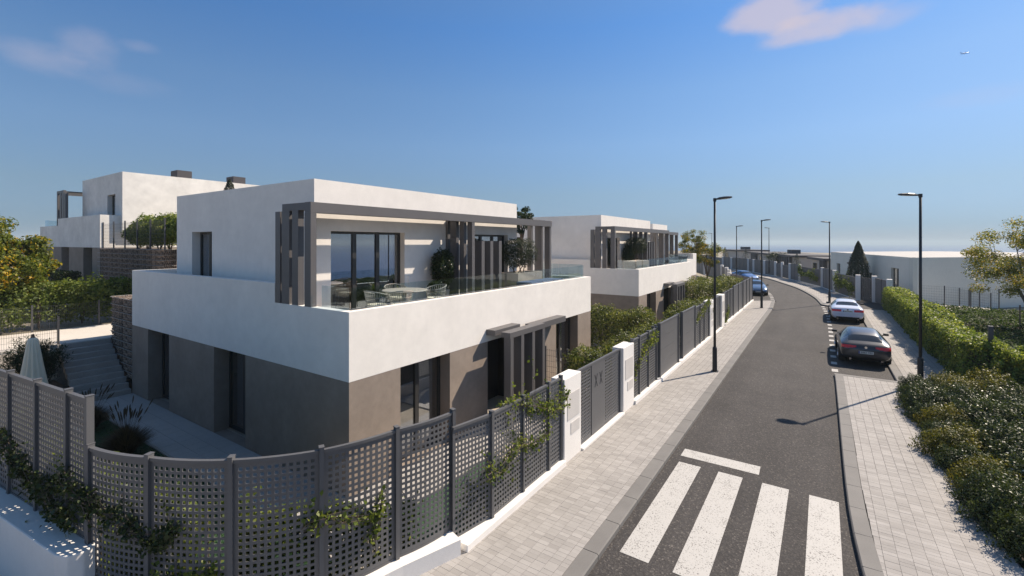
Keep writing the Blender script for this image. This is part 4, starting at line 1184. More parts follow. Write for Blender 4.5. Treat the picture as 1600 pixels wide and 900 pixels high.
wire_fence('lower wire fence behind the pale slab, in front of the long low building', (18.0, 48.6), (19.4, 43.4), .1, 1.3, 5, .1)
w_post = MB(); w_post.box(13.55, 13.68, 16.9, 17.03, -.4, 2.3); tag(w_post.build('fence_post', 'wire'), 'single dark metal post standing in the hedge near the lamp', 'post')
mb = MB(); mb.box(-56, -42.3, 5, 5.2, 2.4, 4.98); tag(mb.build('wooden_wall', 'wood'), 'brown timber screen wall far left, left of the hill villa', 'wall')

# ------------------------------------------------------------------ plants
def shrub_obj(name, label, cat, loc, me, stems=None, group=None, scale=(1, 1, 1), rotz=0):
    t_ = thing(name, label, cat, loc, rotz, group); t_.scale = scale
    ob('foliage', me, t_)
    if stems: ob('stems', stems, t_)
    return t_
def stem_mesh(n, spread, h, seed, rad=.012, m='bark'):
    r = random.Random(seed); mb = MB()
    for i in range(n):
        a = r.uniform(0, 2 * pi); s_ = spread * r.uniform(.3, 1)
        mb.tube([(0.1 * s_ * cos(a), .1 * s_ * sin(a), 0), (.5 * s_ * cos(a), .5 * s_ * sin(a), h * .5), (s_ * cos(a), s_ * sin(a), h * r.uniform(.75, 1))], [rad, rad * .7, rad * .35], 5)
    return mb.mesh('stems', m)
SV = []
for k in range(4):
    p, d = dome_pts(7600, .62, .62, .64, 20 + k, .38, .30, 7)
    SV.append(leaf_mesh('foliage', p, .044, 'leaf_shrub' if k < 3 else 'leaf_shrub_yellow', d, .6))
stm = stem_mesh(9, .45, .5, 4)
FLW = []
for k in range(1):
    p, d = dome_pts(150, .60, .60, .70, 20, .04, .2, 6); FLW.append(leaf_mesh('blossom', p, .045, 'flower_white', d, .9))
def bed_edge(y):
    P_ = [(-3, 13.2), (2, 11.75), (6, 11.1), (10, 10.95), (15, 10.95), (16.2, 11.2)]
    for (a, xa), (b, xb) in zip(P_[:-1], P_[1:]):
        if a <= y <= b: return xa + (xb - xa) * (y - a) / (b - a)
    return P_[-1][1]
mb = MB(); mb.prism([(bed_edge(-3), -3.0), (bed_edge(0), 0), (bed_edge(2), 2), (bed_edge(6), 6), (bed_edge(10), 10), (bed_edge(15), 15.2), (11.5, 15.9), (13.2, 15.9), (30, 17), (30, -3)], -.4, .035)
mb.build('planting_bed', 'soil', kind='structure')
rows_ = ['front row along the pavement', 'second row from the pavement', 'third row from the pavement', 'fourth row from the pavement', 'fifth row from the pavement', 'sixth row from the pavement', 'seventh row from the pavement', 'eighth row from the pavement', 'ninth row from the pavement', 'tenth row from the pavement', 'eleventh row from the pavement']
for r_ in range(10):
    y = 15.35 - R.uniform(0, .4); k = 0
    while y > -1.8 + r_ * .2:
        x = bed_edge(max(y, -3)) + .42 + r_ * .86 + R.uniform(-.13, .13)
        s_, px_, py_ = pixel_size(x, y, .5)
        if s_ and px_ < 1660 and py_ < 960:
            sc = R.uniform(.85, 1.2) * (1.0 if r_ == 0 else 1.2)
            kind = 3 if R.random() < (.12 if r_ == 0 else .28) else R.randrange(3)
            lab = ('low yellow green shrub' if kind == 3 else 'low dark green shrub') + f', {ord_[k] if k < 16 else "last"} from the lamp in the {rows_[r_]}'
            t_ = shrub_obj('shrub', lab, 'shrub', (x, y, .02), SV[kind], stm if r_ == 0 else None, 'low shrubs in the bed on the right', (sc * R.uniform(.9, 1.1), sc * R.uniform(.9, 1.1), sc * R.uniform(.85, 1.15)), R.uniform(0, 6))
            if kind != 3 and R.random() < .35 and y < 8: ob('blossom', FLW[0], t_)
            k += 1
        y -= R.uniform(.72, .95)
# long hedge
def box_hedge_pts(n, x0, x1, y0, y1, z0, z1, seed, bump=.16, f=1.6, shell=.28):
    r = np.random.default_rng(seed)
    lx, ly, lz = x1 - x0, y1 - y0, z1 - z0
    A = [ly * lz, ly * lz, lx * lz, lx * lz, lx * ly]; A = np.array(A) / sum(A)
    fc = r.choice(5, n, p=A); u, v = r.random(n), r.random(n); P_ = np.zeros((n, 3)); D = np.zeros((n, 3))
    for k in range(5):
        m_ = fc == k
        if k < 2: P_[m_] = np.column_stack([np.full(m_.sum(), x0 if k == 0 else x1), y0 + u[m_] * ly, z0 + v[m_] * lz]); D[m_] = (-1 if k == 0 else 1, 0, .2)
        elif k < 4: P_[m_] = np.column_stack([x0 + u[m_] * lx, np.full(m_.sum(), y0 if k == 2 else y1), z0 + v[m_] * lz]); D[m_] = (0, -1 if k == 2 else 1, .2)
        else: P_[m_] = np.column_stack([x0 + u[m_] * lx, y0 + v[m_] * ly, np.full(m_.sum(), z1)]); D[m_] = (0, 0, 1)
    off = bump * lump(P_, f, seed) + bump * .5 * lump(P_, f * 3.3, seed + 1) - shell * r.random(n) ** 1.8
    return P_ + D * off[:, None], D
# leafy hedge blocks on the left
def hedge(label, x0, x1, y0, y1, z0, z1, n, m, seed, ls=.11, bump=.25, f=1.1, shell=.5, stems=6, group=None, name='hedge'):
    t_ = thing(name, label, 'hedge', (0, 0, 0), 0, group)
    p, d = box_hedge_pts(n, x0, x1, y0, y1, z0 + .35, z1, seed, bump, f, shell)
    ob('foliage', leaf_mesh('foliage', p, ls, m, d, .6), t_)
    r = random.Random(seed); mb = MB()
    for i in range(stems):
        x, y = r.uniform(x0 + .2, x1 - .2), y0 + (y1 - y0) * (i + .5) / stems if (y1 - y0) > (x1 - x0) else r.uniform(y0 + .1, y1 - .1)
        if (x1 - x0) > (y1 - y0): x = x0 + (x1 - x0) * (i + .5) / stems
        for k in range(3): mb.tube([(x, y, z0), (x + r.uniform(-.15, .15), y + r.uniform(-.15, .15), z0 + (z1 - z0) * .5), (x + r.uniform(-.3, .3), y + r.uniform(-.3, .3), z0 + (z1 - z0) * .9)], [.03, .022, .008], 5)
    mb.build('stems', 'bark', t_); return t_
t_ = thing('hedge', 'long clipped leafy hedge along the right footway, from the lamp to the driveway', 'hedge', (0, 0, 0))
p, d = box_hedge_pts(74000, 12.74, 13.85, 16.6, 40.4, .0, 1.78, 31, .24, 1.9, .42)
ob('foliage', leaf_mesh('foliage', p, .10, 'leaf_hedge', d, .62), t_)
mb = MB(); mb.box(13.0, 13.6, 16.9, 40.1, 0, 1.35); mb.build('inner_branches', 'bark', t_)
hedge('broad leaved bright shrubs behind the low bed, right of the metal post', 14.0, 19.5, 16.3, 17.5, 0, 1.45, 20000, 'leaf_hedge', 131, .10, .3, 1.6, .5, 9)
# ground cover field behind it
n = 110000; q = RNG.random((n, 2)); X = 13.9 + q[:, 0] ** .9 * 22; Y = 15.6 + q[:, 1] * 24.5
base = np.column_stack([X, Y, np.zeros(n)]); Z = .62 + .20 * lump(base, 1.1, 3) + .12 * lump(base, 3.5, 4) - RNG.random(n) ** 2 * .3
ob('ground_cover', leaf_mesh('ground_cover', np.column_stack([X, Y, Z]), .15, 'leaf_field', np.tile([0, 0, 1.0], (n, 1)), .5), kind='stuff')
mb = MB(); mb.box(13.8, 36, 15.5, 40.2, -.4, .2); mb.build('planting_bed', 'soil', kind='structure')

# generic broadleaf tree
def tree(label, loc, h, rx, rz_, m, nleaf, seed, lsize=.09, trunk_h=None, name='tree', cat='tree', group=None, barkm='bark', rad=.09, lean=0, dense=.5, ncl=42, clr=.42):
    r = random.Random(seed); t_ = thing(name, label, cat, loc, 0, group)
    th = trunk_h if trunk_h else h * .35; mb = MB(); cz = h - rz_
    mb.tube([(0, 0, -.1), (lean * .3, 0, th * .5), (lean * .6, .02, th)], [rad * 1.3, rad, rad * .85], 8)
    cl = []
    g_ = np.random.default_rng(seed)
    while len(cl) < ncl:
        v = g_.normal(size=3); v /= np.linalg.norm(v); rr = g_.uniform(.35, 1) ** .6
        c = np.array([v[0] * rx * rr, v[1] * rx * rr, cz + v[2] * rz_ * rr]); cl.append(c)
    cl = np.array(cl)
    nb = 7
    bases = []
    for i in range(nb):
        a = 2 * pi * i / nb + r.uniform(-.3, .3); e = Vector((rx * .5 * cos(a), rx * .5 * sin(a), cz + r.uniform(-.3, .5) * rz_)); b0 = Vector((lean * .6, 0, th * r.uniform(.8, 1)))
        mid = b0.lerp(e, .5) + Vector((0, 0, .12 * rz_)); mb.tube([b0, mid, e], [rad * .6, rad * .42, rad * .22], 6); bases.append((mid, e))
    for c in cl:
        c = Vector(c); b0, e0 = min(bases, key=lambda b: (b[1] - c).length); s0 = b0.lerp(e0, r.uniform(.4, 1))
        mb.tube([s0, s0.lerp(c, .5) + Vector((0, 0, .05)), c], [rad * .18, rad * .12, rad * .05], 4)
    mb.build('trunk', barkm, t_, smooth=True)
    idx = g_.integers(0, len(cl), nleaf); sz = g_.uniform(.6, 1.25, len(cl)) * clr * rx * .5
    v = g_.normal(size=(nleaf, 3)); v /= np.linalg.norm(v, axis=1, keepdims=True); rr = g_.random((nleaf, 1)) ** dense
    p = cl[idx] + v * rr * sz[idx][:, None] * np.array([1.15, 1.15, .8])
    ob('crown', leaf_mesh('crown', p, lsize, m, v + [0, 0, .4], .62, rng=g_), t_)
    return t_
def cypress(label, loc, h, rad, seed, n=9000, ls=.09, group='dark cypresses'):
    t_ = thing('cypress_tree', label, 'tree', loc, 0, group); g_ = np.random.default_rng(seed)
    z = g_.random(n) ** 1.05; a = g_.uniform(0, 2 * pi, n); prof = np.clip(np.sin(np.clip(z * .95 + .08, 0, 1) * pi) ** .55 * (1 - z * .82), 0, 1)
    prof = np.clip(1 - z ** 1.55, 0, 1) ** .85 * (.72 + .28 * np.clip(z * 5, 0, 1)) + .015
    dirs = np.column_stack([np.cos(a), np.sin(a), z * 3]); r_ = rad * prof * (1 - .3 * g_.random(n) ** 2 + .26 * lump(dirs * 2.6, 2.9, seed))
    p = np.column_stack([np.cos(a) * r_, np.sin(a) * r_, .15 + z * (h - .15)]); d = np.column_stack([np.cos(a), np.sin(a), np.full(n, .6)])
    ob('crown', leaf_mesh('crown', p, ls * max(.8, h / 5.5), 'leaf_cypress', d, .4, rng=g_), t_)
    mb = MB(); mb.tube([(0, 0, -.2), (0, 0, h * .85)], [rad * .12, .02], 6); mb.build('trunk', 'bark', t_); return t_
cypress('tall dark cypress behind the slat fence, in front of the long low building', (11.75, 52.2, -.3), 5.75, 1.18, 5, 30000)
cypress('small dark cypress top rising behind the nearest roof, beside a chimney', (-21.2, 7.3, 4.88), 4.25, .95, 6, 9000)
cypress('far cypress nearest to the lamp on the left, above the bend', (-11.06, 118, -.4), 4.6, 1.2, 7, 3500)
cypress('far cypress in front of the far villa with fins', (-4.8, 104, -.4), 4.2, 1.15, 8, 3500)
cypress('cypress between the two far villas', (5.36, 82, -.4), 3.9, .95, 9, 3500)
cypress('cypress half hidden behind the nearest lamp pole', (-13.2, 112, -.4), 4.5, 1.1, 17, 3500)
tree('autumn tree with yellow and orange leaves at the left edge of the photo', (-20.9, -2.7, 1.4), 4.95, 2.25, 1.9, 'leaf_autumn', 26000, 3, .125, 1.6, rad=.12, ncl=75, clr=.45)
tree('slender young tree with sparse yellowing leaves at the right edge', (18.3, 31.6, -.2), 7.0, 2.9, 2.45, 'leaf_tree', 22000, 12, .10, 2.2, rad=.08, ncl=80, clr=.36, barkm='bark_pale')
for i, (dx, dy) in enumerate(((-.35, -.2), (.35, -.25), (0, .4))):
    mb = MB(); mb.tube([(18.3 + dx, 31.6 + dy, -.3), (18.3 + dx, 31.6 + dy, 1.75)], .035, 8)
    tag(mb.build('tree_stake', 'wood'), ['left', 'right', 'rear'][i] + ' stake supporting the young tree at the right edge', 'stake', 'stakes round the young tree')
tree('small tree with yellow leaves at the bend, just past the third villa', (-2.9, 45.9, -.3), 7.1, 1.45, 1.5, 'leaf_autumn', 9000, 21, .10, 2.6, group='yellow trees at the bend', ncl=36, clr=.55)
tree('lower yellow tree at the bend, beside the nearest lamp pole', (-1.9, 48.1, -.3), 5.6, 1.55, 1.35, 'leaf_autumn', 9000, 22, .10, 2.0, group='yellow trees at the bend', ncl=36, clr=.55)
tree('tree top showing above the far corner of the nearest roof', (-6.55, 17.2, -.3), 8.0, .8, .9, 'leaf_dark', 4000, 23, .10, 6.2, ncl=20, clr=.7)
tree('dense tree crown behind the fences of the bend, before the far villa', (2.3, 92, -.3), 3.7, 2.2, .8, 'leaf_dark', 4000, 24, .12, 1.6, ncl=20, clr=.7)

hedge('tall loose green hedge behind the plaza, left of the lower gabion wall', -21.0, -19.6, -6.5, 2.7, 1.5, 3.55, 19000, 'leaf_vine', 41, .13, .5, 1.2, 1.0)
for k, (xx, hh, ww) in enumerate(((-25.3, 1.55, .85), (-23.9, 1.95, 1.0), (-22.3, 1.75, .95), (-20.8, 2.0, 1.05), (-19.2, 1.85, 1.0), (-17.7, 2.0, 1.0))):
    p, d = dome_pts(5200, ww, .75, 1, 300 + k, .55, .30, 4.5); sg = np.random.default_rng(k).choice([-1, 1], 5200, p=[.45, .55]); p[:, 2] *= sg; d[:, 2] *= sg
    p[:, 2] = .25 + (p[:, 2] + 1) * .5 * (hh - .25)
    t_ = thing('shrub', f'{ord_[k]} loose leafy shrub from the left on the upper gabion wall, behind the wire fence', 'shrub', (xx, 4.1, 4.9), 0, 'shrubs on the upper gabion wall')
    ob('foliage', leaf_mesh('foliage', p, .115, 'leaf_hedge', d, .6), t_); ob('stems', stem_mesh(9, ww * .7, hh * .85, 310 + k, .018), t_)
hedge('green shrub planted before the hill villa, left of the upper gabion wall', -30.0, -28.2, 1.0, 2.2, 1.5, 3.6, 5000, 'leaf_dark', 43, .12, .3, 1.0, .6, 3)
def arc_hedge(label, line, depth, z0, z1, n, m, seed, ls=.085):
    t_ = thing('hedge', label, 'hedge', (0, 0, 0)); g_ = np.random.default_rng(seed); L2 = smooth([Vector(p) for p in line], 6)
    t = g_.random(n) * (len(L2) - 1.001); i = t.astype(int); f_ = t - i
    A_ = np.array([tuple(p) for p in L2]); base = A_[i] * (1 - f_)[:, None] + A_[np.minimum(i + 1, len(L2) - 1)] * f_[:, None]
    z = z0 + .1 + g_.random(n) ** .85 * (z1 - z0 - .1); P_ = np.column_stack([base[:, 0] + g_.normal(size=n) * depth * .4, base[:, 1] + g_.normal(size=n) * depth * .4, z])
    keep = lump(P_, 2.6, seed) > -.62 + .9 * ((z - z0) / (z1 - z0)) ** 3; P_ = P_[keep]
    ob('foliage', leaf_mesh('foliage', P_, ls, m, None, .62, rng=g_), t_)
    r = random.Random(seed); mb = MB()
    for k in range(0, len(L2), 3):
        p = L2[k]; mb.tube([(p.x, p.y, z0), (p.x + r.uniform(-.1, .1), p.y + r.uniform(-.1, .1), (z0 + z1) / 2), (p.x + r.uniform(-.2, .2), p.y + r.uniform(-.2, .2), z1 - .1)], [.02, .014, .005], 5)
    mb.build('stems', 'bark', t_); return t_
arc_hedge('leafy hedge growing inside the left half of the curved fence', [(-.2, -3.9), (.8, -3.55), (1.62, -3.05)], .28, -.3, 1.75, 12000, 'leaf_vine', 44)
arc_hedge('leafy hedge growing inside the right half of the curved fence', [(1.62, -3.05), (2.25, -2.35), (2.6, -1.6), (2.85, -.9)], .22, -.3, 1.45, 8500, 'leaf_vine', 45)
arc_hedge('leafy hedge growing inside the straight fence before the nearest white pillar', [(3.1, .2), (3.1, 1.5), (3.1, 3.0)], .2, -.3, 1.35, 6500, 'leaf_vine', 145)
arc_hedge('dense hedge growing inside the raised fence at the left edge', [(-.6, -4.0), (-3.2, -4.3), (-8.4, -4.9)], .28, -.3, 2.15, 24000, 'leaf_vine', 46, .10)
hedge('shrub hedge between the two nearest villas, before the second one', -2.6, 1.6, 15.6, 17.2, -.3, 1.85, 11000, 'leaf_bush', 47, .11, .45, 1.5, .9, 8)
hedge('shrub hedge behind the fence, right of the second white pillar', 2.0, 3.0, 8.9, 15.5, -.3, 1.65, 11000, 'leaf_bush', 48, .105, .42, 1.6, .8, 10)
hedge('shrub by the path between the nearest villa and the X gate', 1.3, 2.5, 7.9, 9.6, -.3, 1.45, 6000, 'leaf_bush', 49, .09, .28, 1.8, .5, 4)
hedge('climbing shrub behind the fence near the third white pillar', 1.8, 3.1, 17.5, 23.5, -.3, 1.8, 10000, 'leaf_bush', 50, .11, .42, 1.4, .8, 8)
hedge('tall climbing shrub mass beside the nearest lamp pole, before the third villa', .4, 2.8, 27.0, 33.5, -.3, 2.6, 13000, 'leaf_bush', 51, .11, .45, .8, .8, 7)
hedge('climbing shrub behind the last fence panels', 1.2, 2.8, 35.0, 39.5, -.3, 2.2, 7000, 'leaf_bush', 52, .11, .35, .9, .6, 5)
# oleander by the stairs
def oleander(label, loc, h, rad, seed, n=5200):
    t_ = thing('oleander', label, 'shrub', loc); g_ = np.random.default_rng(seed)
    mb = MB(); tips = []; r = random.Random(seed)
    for i in range(46):
        a = r.uniform(0, 2 * pi); rr = rad * r.uniform(.15, 1); hh = h * r.uniform(.6, 1.0) * (1 - .25 * (rr / rad) ** 2)
        b = Vector((rr * cos(a), rr * sin(a), hh)); mb.tube([(rr * .2 * cos(a), rr * .2 * sin(a), 0), (rr * .6 * cos(a), rr * .6 * sin(a), hh * .55), b], [.015, .011, .005], 4); tips.append((b, a, rr, hh))
    mb.build('stems', 'bark', t_)
    P_ = []; D = []; 
    V = []; F = []
    for b, a, rr, hh in tips:
        for k in range(n // 46):
            s_ = r.random() ** .55; c = Vector((rr * (.3 + .7 * s_) * cos(a), rr * (.3 + .7 * s_) * sin(a), hh * (.15 + .85 * s_))) + Vector((r.gauss(0, .07), r.gauss(0, .07), r.gauss(0, .05)))
            aa = r.uniform(0, 2 * pi); el = r.uniform(-.1, 1.1); d = Vector((cos(aa) * cos(el), sin(aa) * cos(el), sin(el))); s2 = d.cross(Vector((0, 0, 1))).normalized() * .013
            L_ = r.uniform(.12, .2); o = len(V); V += [c, c + d * L_ * .5 + s2, c + d * L_ - Vector((0, 0, .02)), c + d * L_ * .5 - s2]; F.append((o, o + 1, o + 2, o + 3))
    me = bpy.data.meshes.new('foliage'); me.from_pydata([tuple(v) for v in V], [], F); me.materials.append(M['leaf_dark']); ob('foliage', me, t_)
    return t_
oleander('dark oleander bush beside the garden stairs, right of the closed parasol', (-13.75, -2.35, .15), 2.0, 1.05, 61, 9000)
oleander('dark oleander bush behind the closed parasol, left of the larger oleander', (-14.2, -4.2, .15), 1.75, 1.1, 62, 8000)
# feather grasses
def grass_clump(label, loc, h, rad, seed, n=900, plumes=26):
    t_ = thing('feather_grass', label, 'grass', loc, 0, 'feather grass clumps by the garden path'); r = random.Random(seed); V = []; F = []
    for i in range(n):
        a = r.uniform(0, 2 * pi); out_ = rad * r.random(); hh = h * r.uniform(.45, .85) * (1 - .35 * out_ / rad); w_ = .008
        side = Vector((-sin(a), cos(a), 0)) * w_; b0 = Vector((.12 * rad * cos(a) * r.random(), .12 * rad * sin(a) * r.random(), 0))
        p1 = Vector((out_ * .45 * cos(a), out_ * .45 * sin(a), hh * .65)); p2 = Vector((out_ * cos(a), out_ * sin(a), hh)); o = len(V)
        V += [b0 - side, b0 + side, p1 + side, p1 - side, p2]; F += [(o, o + 1, o + 2, o + 3), (o + 3, o + 2, o + 4)]
    me = bpy.data.meshes.new('blades'); me.from_pydata([tuple(v) for v in V], [], F); me.materials.append(M['grass_brown']); ob('blades', me, t_)
    for i in range(plumes):
        a = r.uniform(0, 2 * pi); o_ = rad * r.uniform(.1, .75); hh = h * r.uniform(.85, 1.2); mb = MB()
        e = Vector((o_ * cos(a), o_ * sin(a), hh)); m_ = e * .6 + Vector((0, 0, .12)); d = (e - m_).normalized()
        mb.tube([(0, 0, .1), m_, e], [.003, .003, .002], 3); mb.tube([e - d * .02, e + d * .06, e + d * .14, e + d * .19], [.005, .017, .014, .004], 6)
        mb.build('plume', 'grass_brown', t_)
grass_clump('brown feather grass clump beside the path, right of the post of the raised fence', (-6.6, -1.95, -.3), 1.05, .72, 71, 3200, 34)
grass_clump('brown feather grass clump farther back beside the foot of the stairs', (-9.55, -1.95, -.3), 1.0, .7, 72, 2800, 24)

# climbers on the fences
def climber(label, pts, n, seed, ls=.07, thick=.10, m='leaf_vine', stemn=4, sp=.22):
    """pts: 3-d waypoints of the leafy mass in front of a fence"""
    t_ = thing('climbing_plant', label, 'plant', (0, 0, 0), 0, 'climbing plants on the fences'); r = random.Random(seed); g_ = np.random.default_rng(seed)
    P3 = [Vector(p) for p in pts]; mb = MB(); tw = []
    for k in range(stemn):
        q = [p + Vector((r.gauss(0, .03), r.gauss(0, .03), r.gauss(0, .10))) for p in P3]; q = smooth3(q, 4); mb.tube(q, [.008 - .005 * i / len(q) for i in range(len(q))], 4)
        for i in range(7):
            b = r.choice(q); e = b + Vector((r.gauss(0, .07), r.gauss(0, .07), r.gauss(.05, sp))); mb.tube([b, e], [.004, .002], 3); tw.append((b, e))
        tw += [(q[i], q[i + 1]) for i in range(len(q) - 1)]
    mb.build('stems', 'bark', t_)
    P_ = []
    for i in range(n):
        b, e = r.choice(tw); c = b.lerp(e, r.random()); P_.append((c.x + r.gauss(0, thick * .35), c.y + r.gauss(0, thick * .35), c.z + r.gauss(0, .05)))
    ob('foliage', leaf_mesh('foliage', np.array(P_), ls, m, None, .75, rng=g_), t_)
    return t_
def smooth3(pts, n):
    o = []
    for i in range(len(pts) - 1):
        p0 = pts[max(i - 1, 0)]; p1 = pts[i]; p2 = pts[i + 1]; p3 = pts[min(i + 2, len(pts) - 1)]
        for k in range(n):
            t = k / n; o.append(.5 * ((2 * p1) + (p2 - p0) * t + (2 * p0 - 5 * p1 + 4 * p2 - p3) * t * t + (-p0 + 3 * p1 - 3 * p2 + p3) * t ** 3))
    o.append(pts[-1]); return o
climber('climber spilling over the straight perforated fence, left of the nearest white pillar', [(3.40, 1.0, 1.95), (3.44, 1.5, 2.02), (3.50, 2.0, 1.85), (3.52, 2.5, 1.6), (3.52, 3.0, 1.5), (3.56, 3.45, 1.62)], 620, 81, sp=.34, stemn=5)
climber('climber hanging on the lower part of the straight perforated fence', [(3.47, .3, 1.25), (3.5, .8, 1.1), (3.5, 1.4, 1.25), (3.48, 2.0, 1.0), (3.5, 2.6, 1.1)], 330, 82, sp=.42)
climber('small leafy climber poking through the panel left of the tallest fence post', [(2.92, -1.7, .8), (2.98, -1.75, 1.1), (2.95, -1.62, 1.35)], 120, 83, .075)
climber('small climber on the curved fence, with round leaves at mid height', [(2.35, -2.65, 1.1), (2.6, -2.55, 1.3), (2.8, -2.2, 1.4), (2.95, -1.75, 1.25)], 230, 84, .075)
climber('climber darkened for shade, hanging over the left end of the curved fence', [(-.9, -4.42, 1.75), (-.4, -4.36, 1.65), (.1, -4.22, 1.5), (.6, -4.03, 1.35), (1.0, -3.88, 1.25), (1.3, -3.74, 1.4)], 900, 85, .07, .09, 'leaf_shrub', 6)  # shade on these leaves is put in by the darker shrub colour
climber('climber darkened for shade on the raised fence near the bottom left corner', [(-3.4, -4.68, 1.95), (-2.8, -4.6, 1.65), (-2.2, -4.55, 1.55), (-1.6, -4.48, 1.4), (-1.0, -4.42, 1.3), (-.5, -4.38, 1.25)], 950, 86, .07, .10, 'leaf_shrub', 6)  # leaves take the darker shrub colour to stand in for shade
climber('climber low on the curved fence near the bottom of the photo', [(.9, -4.0, .45), (1.2, -3.8, .7), (1.5, -3.62, .65), (1.75, -3.45, .8)], 420, 87, .07)
climber('climber on the fence run past the second white pillar', [(3.45, 8.5, 1.0), (3.48, 9.2, 1.5), (3.5, 10.0, 1.7), (3.52, 10.7, 1.9)], 500, 88)
climber('climber on the perforated fence before the third white pillar', [(3.45, 17.6, 1.5), (3.48, 18.6, 1.8), (3.5, 19.6, 1.9), (3.52, 20.5, 2.0)], 500, 89)
climber('climber at the foot of the fence past the fourth white pillar', [(3.5, 25.6, .2), (3.55, 26.2, .6), (3.5, 27, .9)], 350, 90)
climber('climber on the slat fence behind the white car', [(11.0, 47.0, .9), (10.6, 48.5, 1.3), (10.2, 50.5, 1.2), (9.9, 52.5, 1.5)], 2600, 91, .13, .35, stemn=9, sp=.5)
climber('climber on the slat fence farther round the bend', [(8.2, 60.2, .9), (7.5, 62.5, 1.3), (6.7, 65, 1.2), (6.2, 66.5, 1.5)], 2400, 92, .15, .35, stemn=9, sp=.5)

# ------------------------------------------------------------------ street lamps
def lamp_meshes():
    pole = MB(); pole.tube([(0, 0, .9), (0, 0, 6.98)], [.052, .042], 12)
    base = MB(); base.tube([(0, 0, 0), (0, 0, .95), (0, 0, 1.0)], [.095, .088, .06], 12); base.box(-.13, .13, -.13, .13, 0, .02)
    col = MB(); col.tube([(0, 0, 6.93), (0, 0, 7.06)], .062, 12)
    head = MB(); n = 12
    prof = [(0.0, .03, 6.99, 7.04), (.08, .04, 6.99, 7.05), (.18, .14, 7.00, 7.085), (.36, .20, 7.015, 7.105), (.54, .185, 7.035, 7.105), (.64, .10, 7.055, 7.10)]
    vs = []
    for x, w_, zb, zt in prof: vs += [(x, -w_, zb), (x, w_, zb), (x, w_, (zb + zt) / 2 + .01), (x, w_ * .6, zt), (x, -w_ * .6, zt), (x, -w_, (zb + zt) / 2 + .01)]
    m_ = len(prof); fs = [tuple(range(5, -1, -1)), tuple(range((m_ - 1) * 6, m_ * 6))]
    fs += [(i * 6 + k, i * 6 + (k + 1) % 6, (i + 1) * 6 + (k + 1) % 6, (i + 1) * 6 + k) for i in range(m_ - 1) for k in range(6)]
    head.add(vs, fs)
    lens = MB(); lens.add([(.24, -.07, 6.995), (.52, -.08, 7.025), (.52, .08, 7.025), (.24, .07, 6.995), (.24, -.07, 7.03), (.52, -.08, 7.06), (.52, .08, 7.06), (.24, .07, 7.03)],
                          [(0, 3, 2, 1), (0, 1, 5, 4), (1, 2, 6, 5), (2, 3, 7, 6), (3, 0, 4, 7)])
    hm = head.mesh('lamp_head', 'lamp_black'); bm = bmesh.new(); bm.from_mesh(hm); bmesh.ops.recalc_face_normals(bm, faces=bm.faces); bm.to_mesh(hm); bm.free()
    return {'pole': pole.mesh('pole', 'lamp_black', True), 'base': base.mesh('base', 'lamp_black'), 'collar': col.mesh('collar', 'lamp_black'), 'lamp_head': hm, 'lens': lens.mesh('lens', 'lamp_lens')}
LM = lamp_meshes()
for x, y, rz, lab in [(4.95, 13.85, 0, 'nearest street lamp on the left footway, black pole between fence and kerb'),
                      (11.62, 16.3, pi, 'nearest street lamp on the right footway, beside the shrub bed'),
                      (4.62, 35.5, 0, 'black street lamp at the end of the left footway, before the blue cars'),
                      (9.2, 42.1, pi, 'black street lamp just left of the white car'),
                      (.95, 49.0, .1, 'street lamp behind the fence, left of the blue cars'),
                      (1.9, 75.6, pi + .2, 'street lamp beyond the blue cars, with its head pointing left'),
                      (-9.4, 92, pi + .3, 'farthest street lamp, above the yellow trees')]:
    z = SZ
    t_ = thing('street_lamp', lab, 'street lamp', (x, y, z), rz, 'black street lamps')
    for k, me in LM.items():
        if k == 'lens': ob(k, me, hd)
        else:
            o = ob(k, me, t_)
            if k == 'lamp_head': hd = o
for o in bpy.data.objects:
    if o.get('label') == 'street lamp beyond the blue cars, with its head pointing left': o.location.z = .55
    if o.get('label') == 'farthest street lamp, above the yellow trees': o.location.z = .1

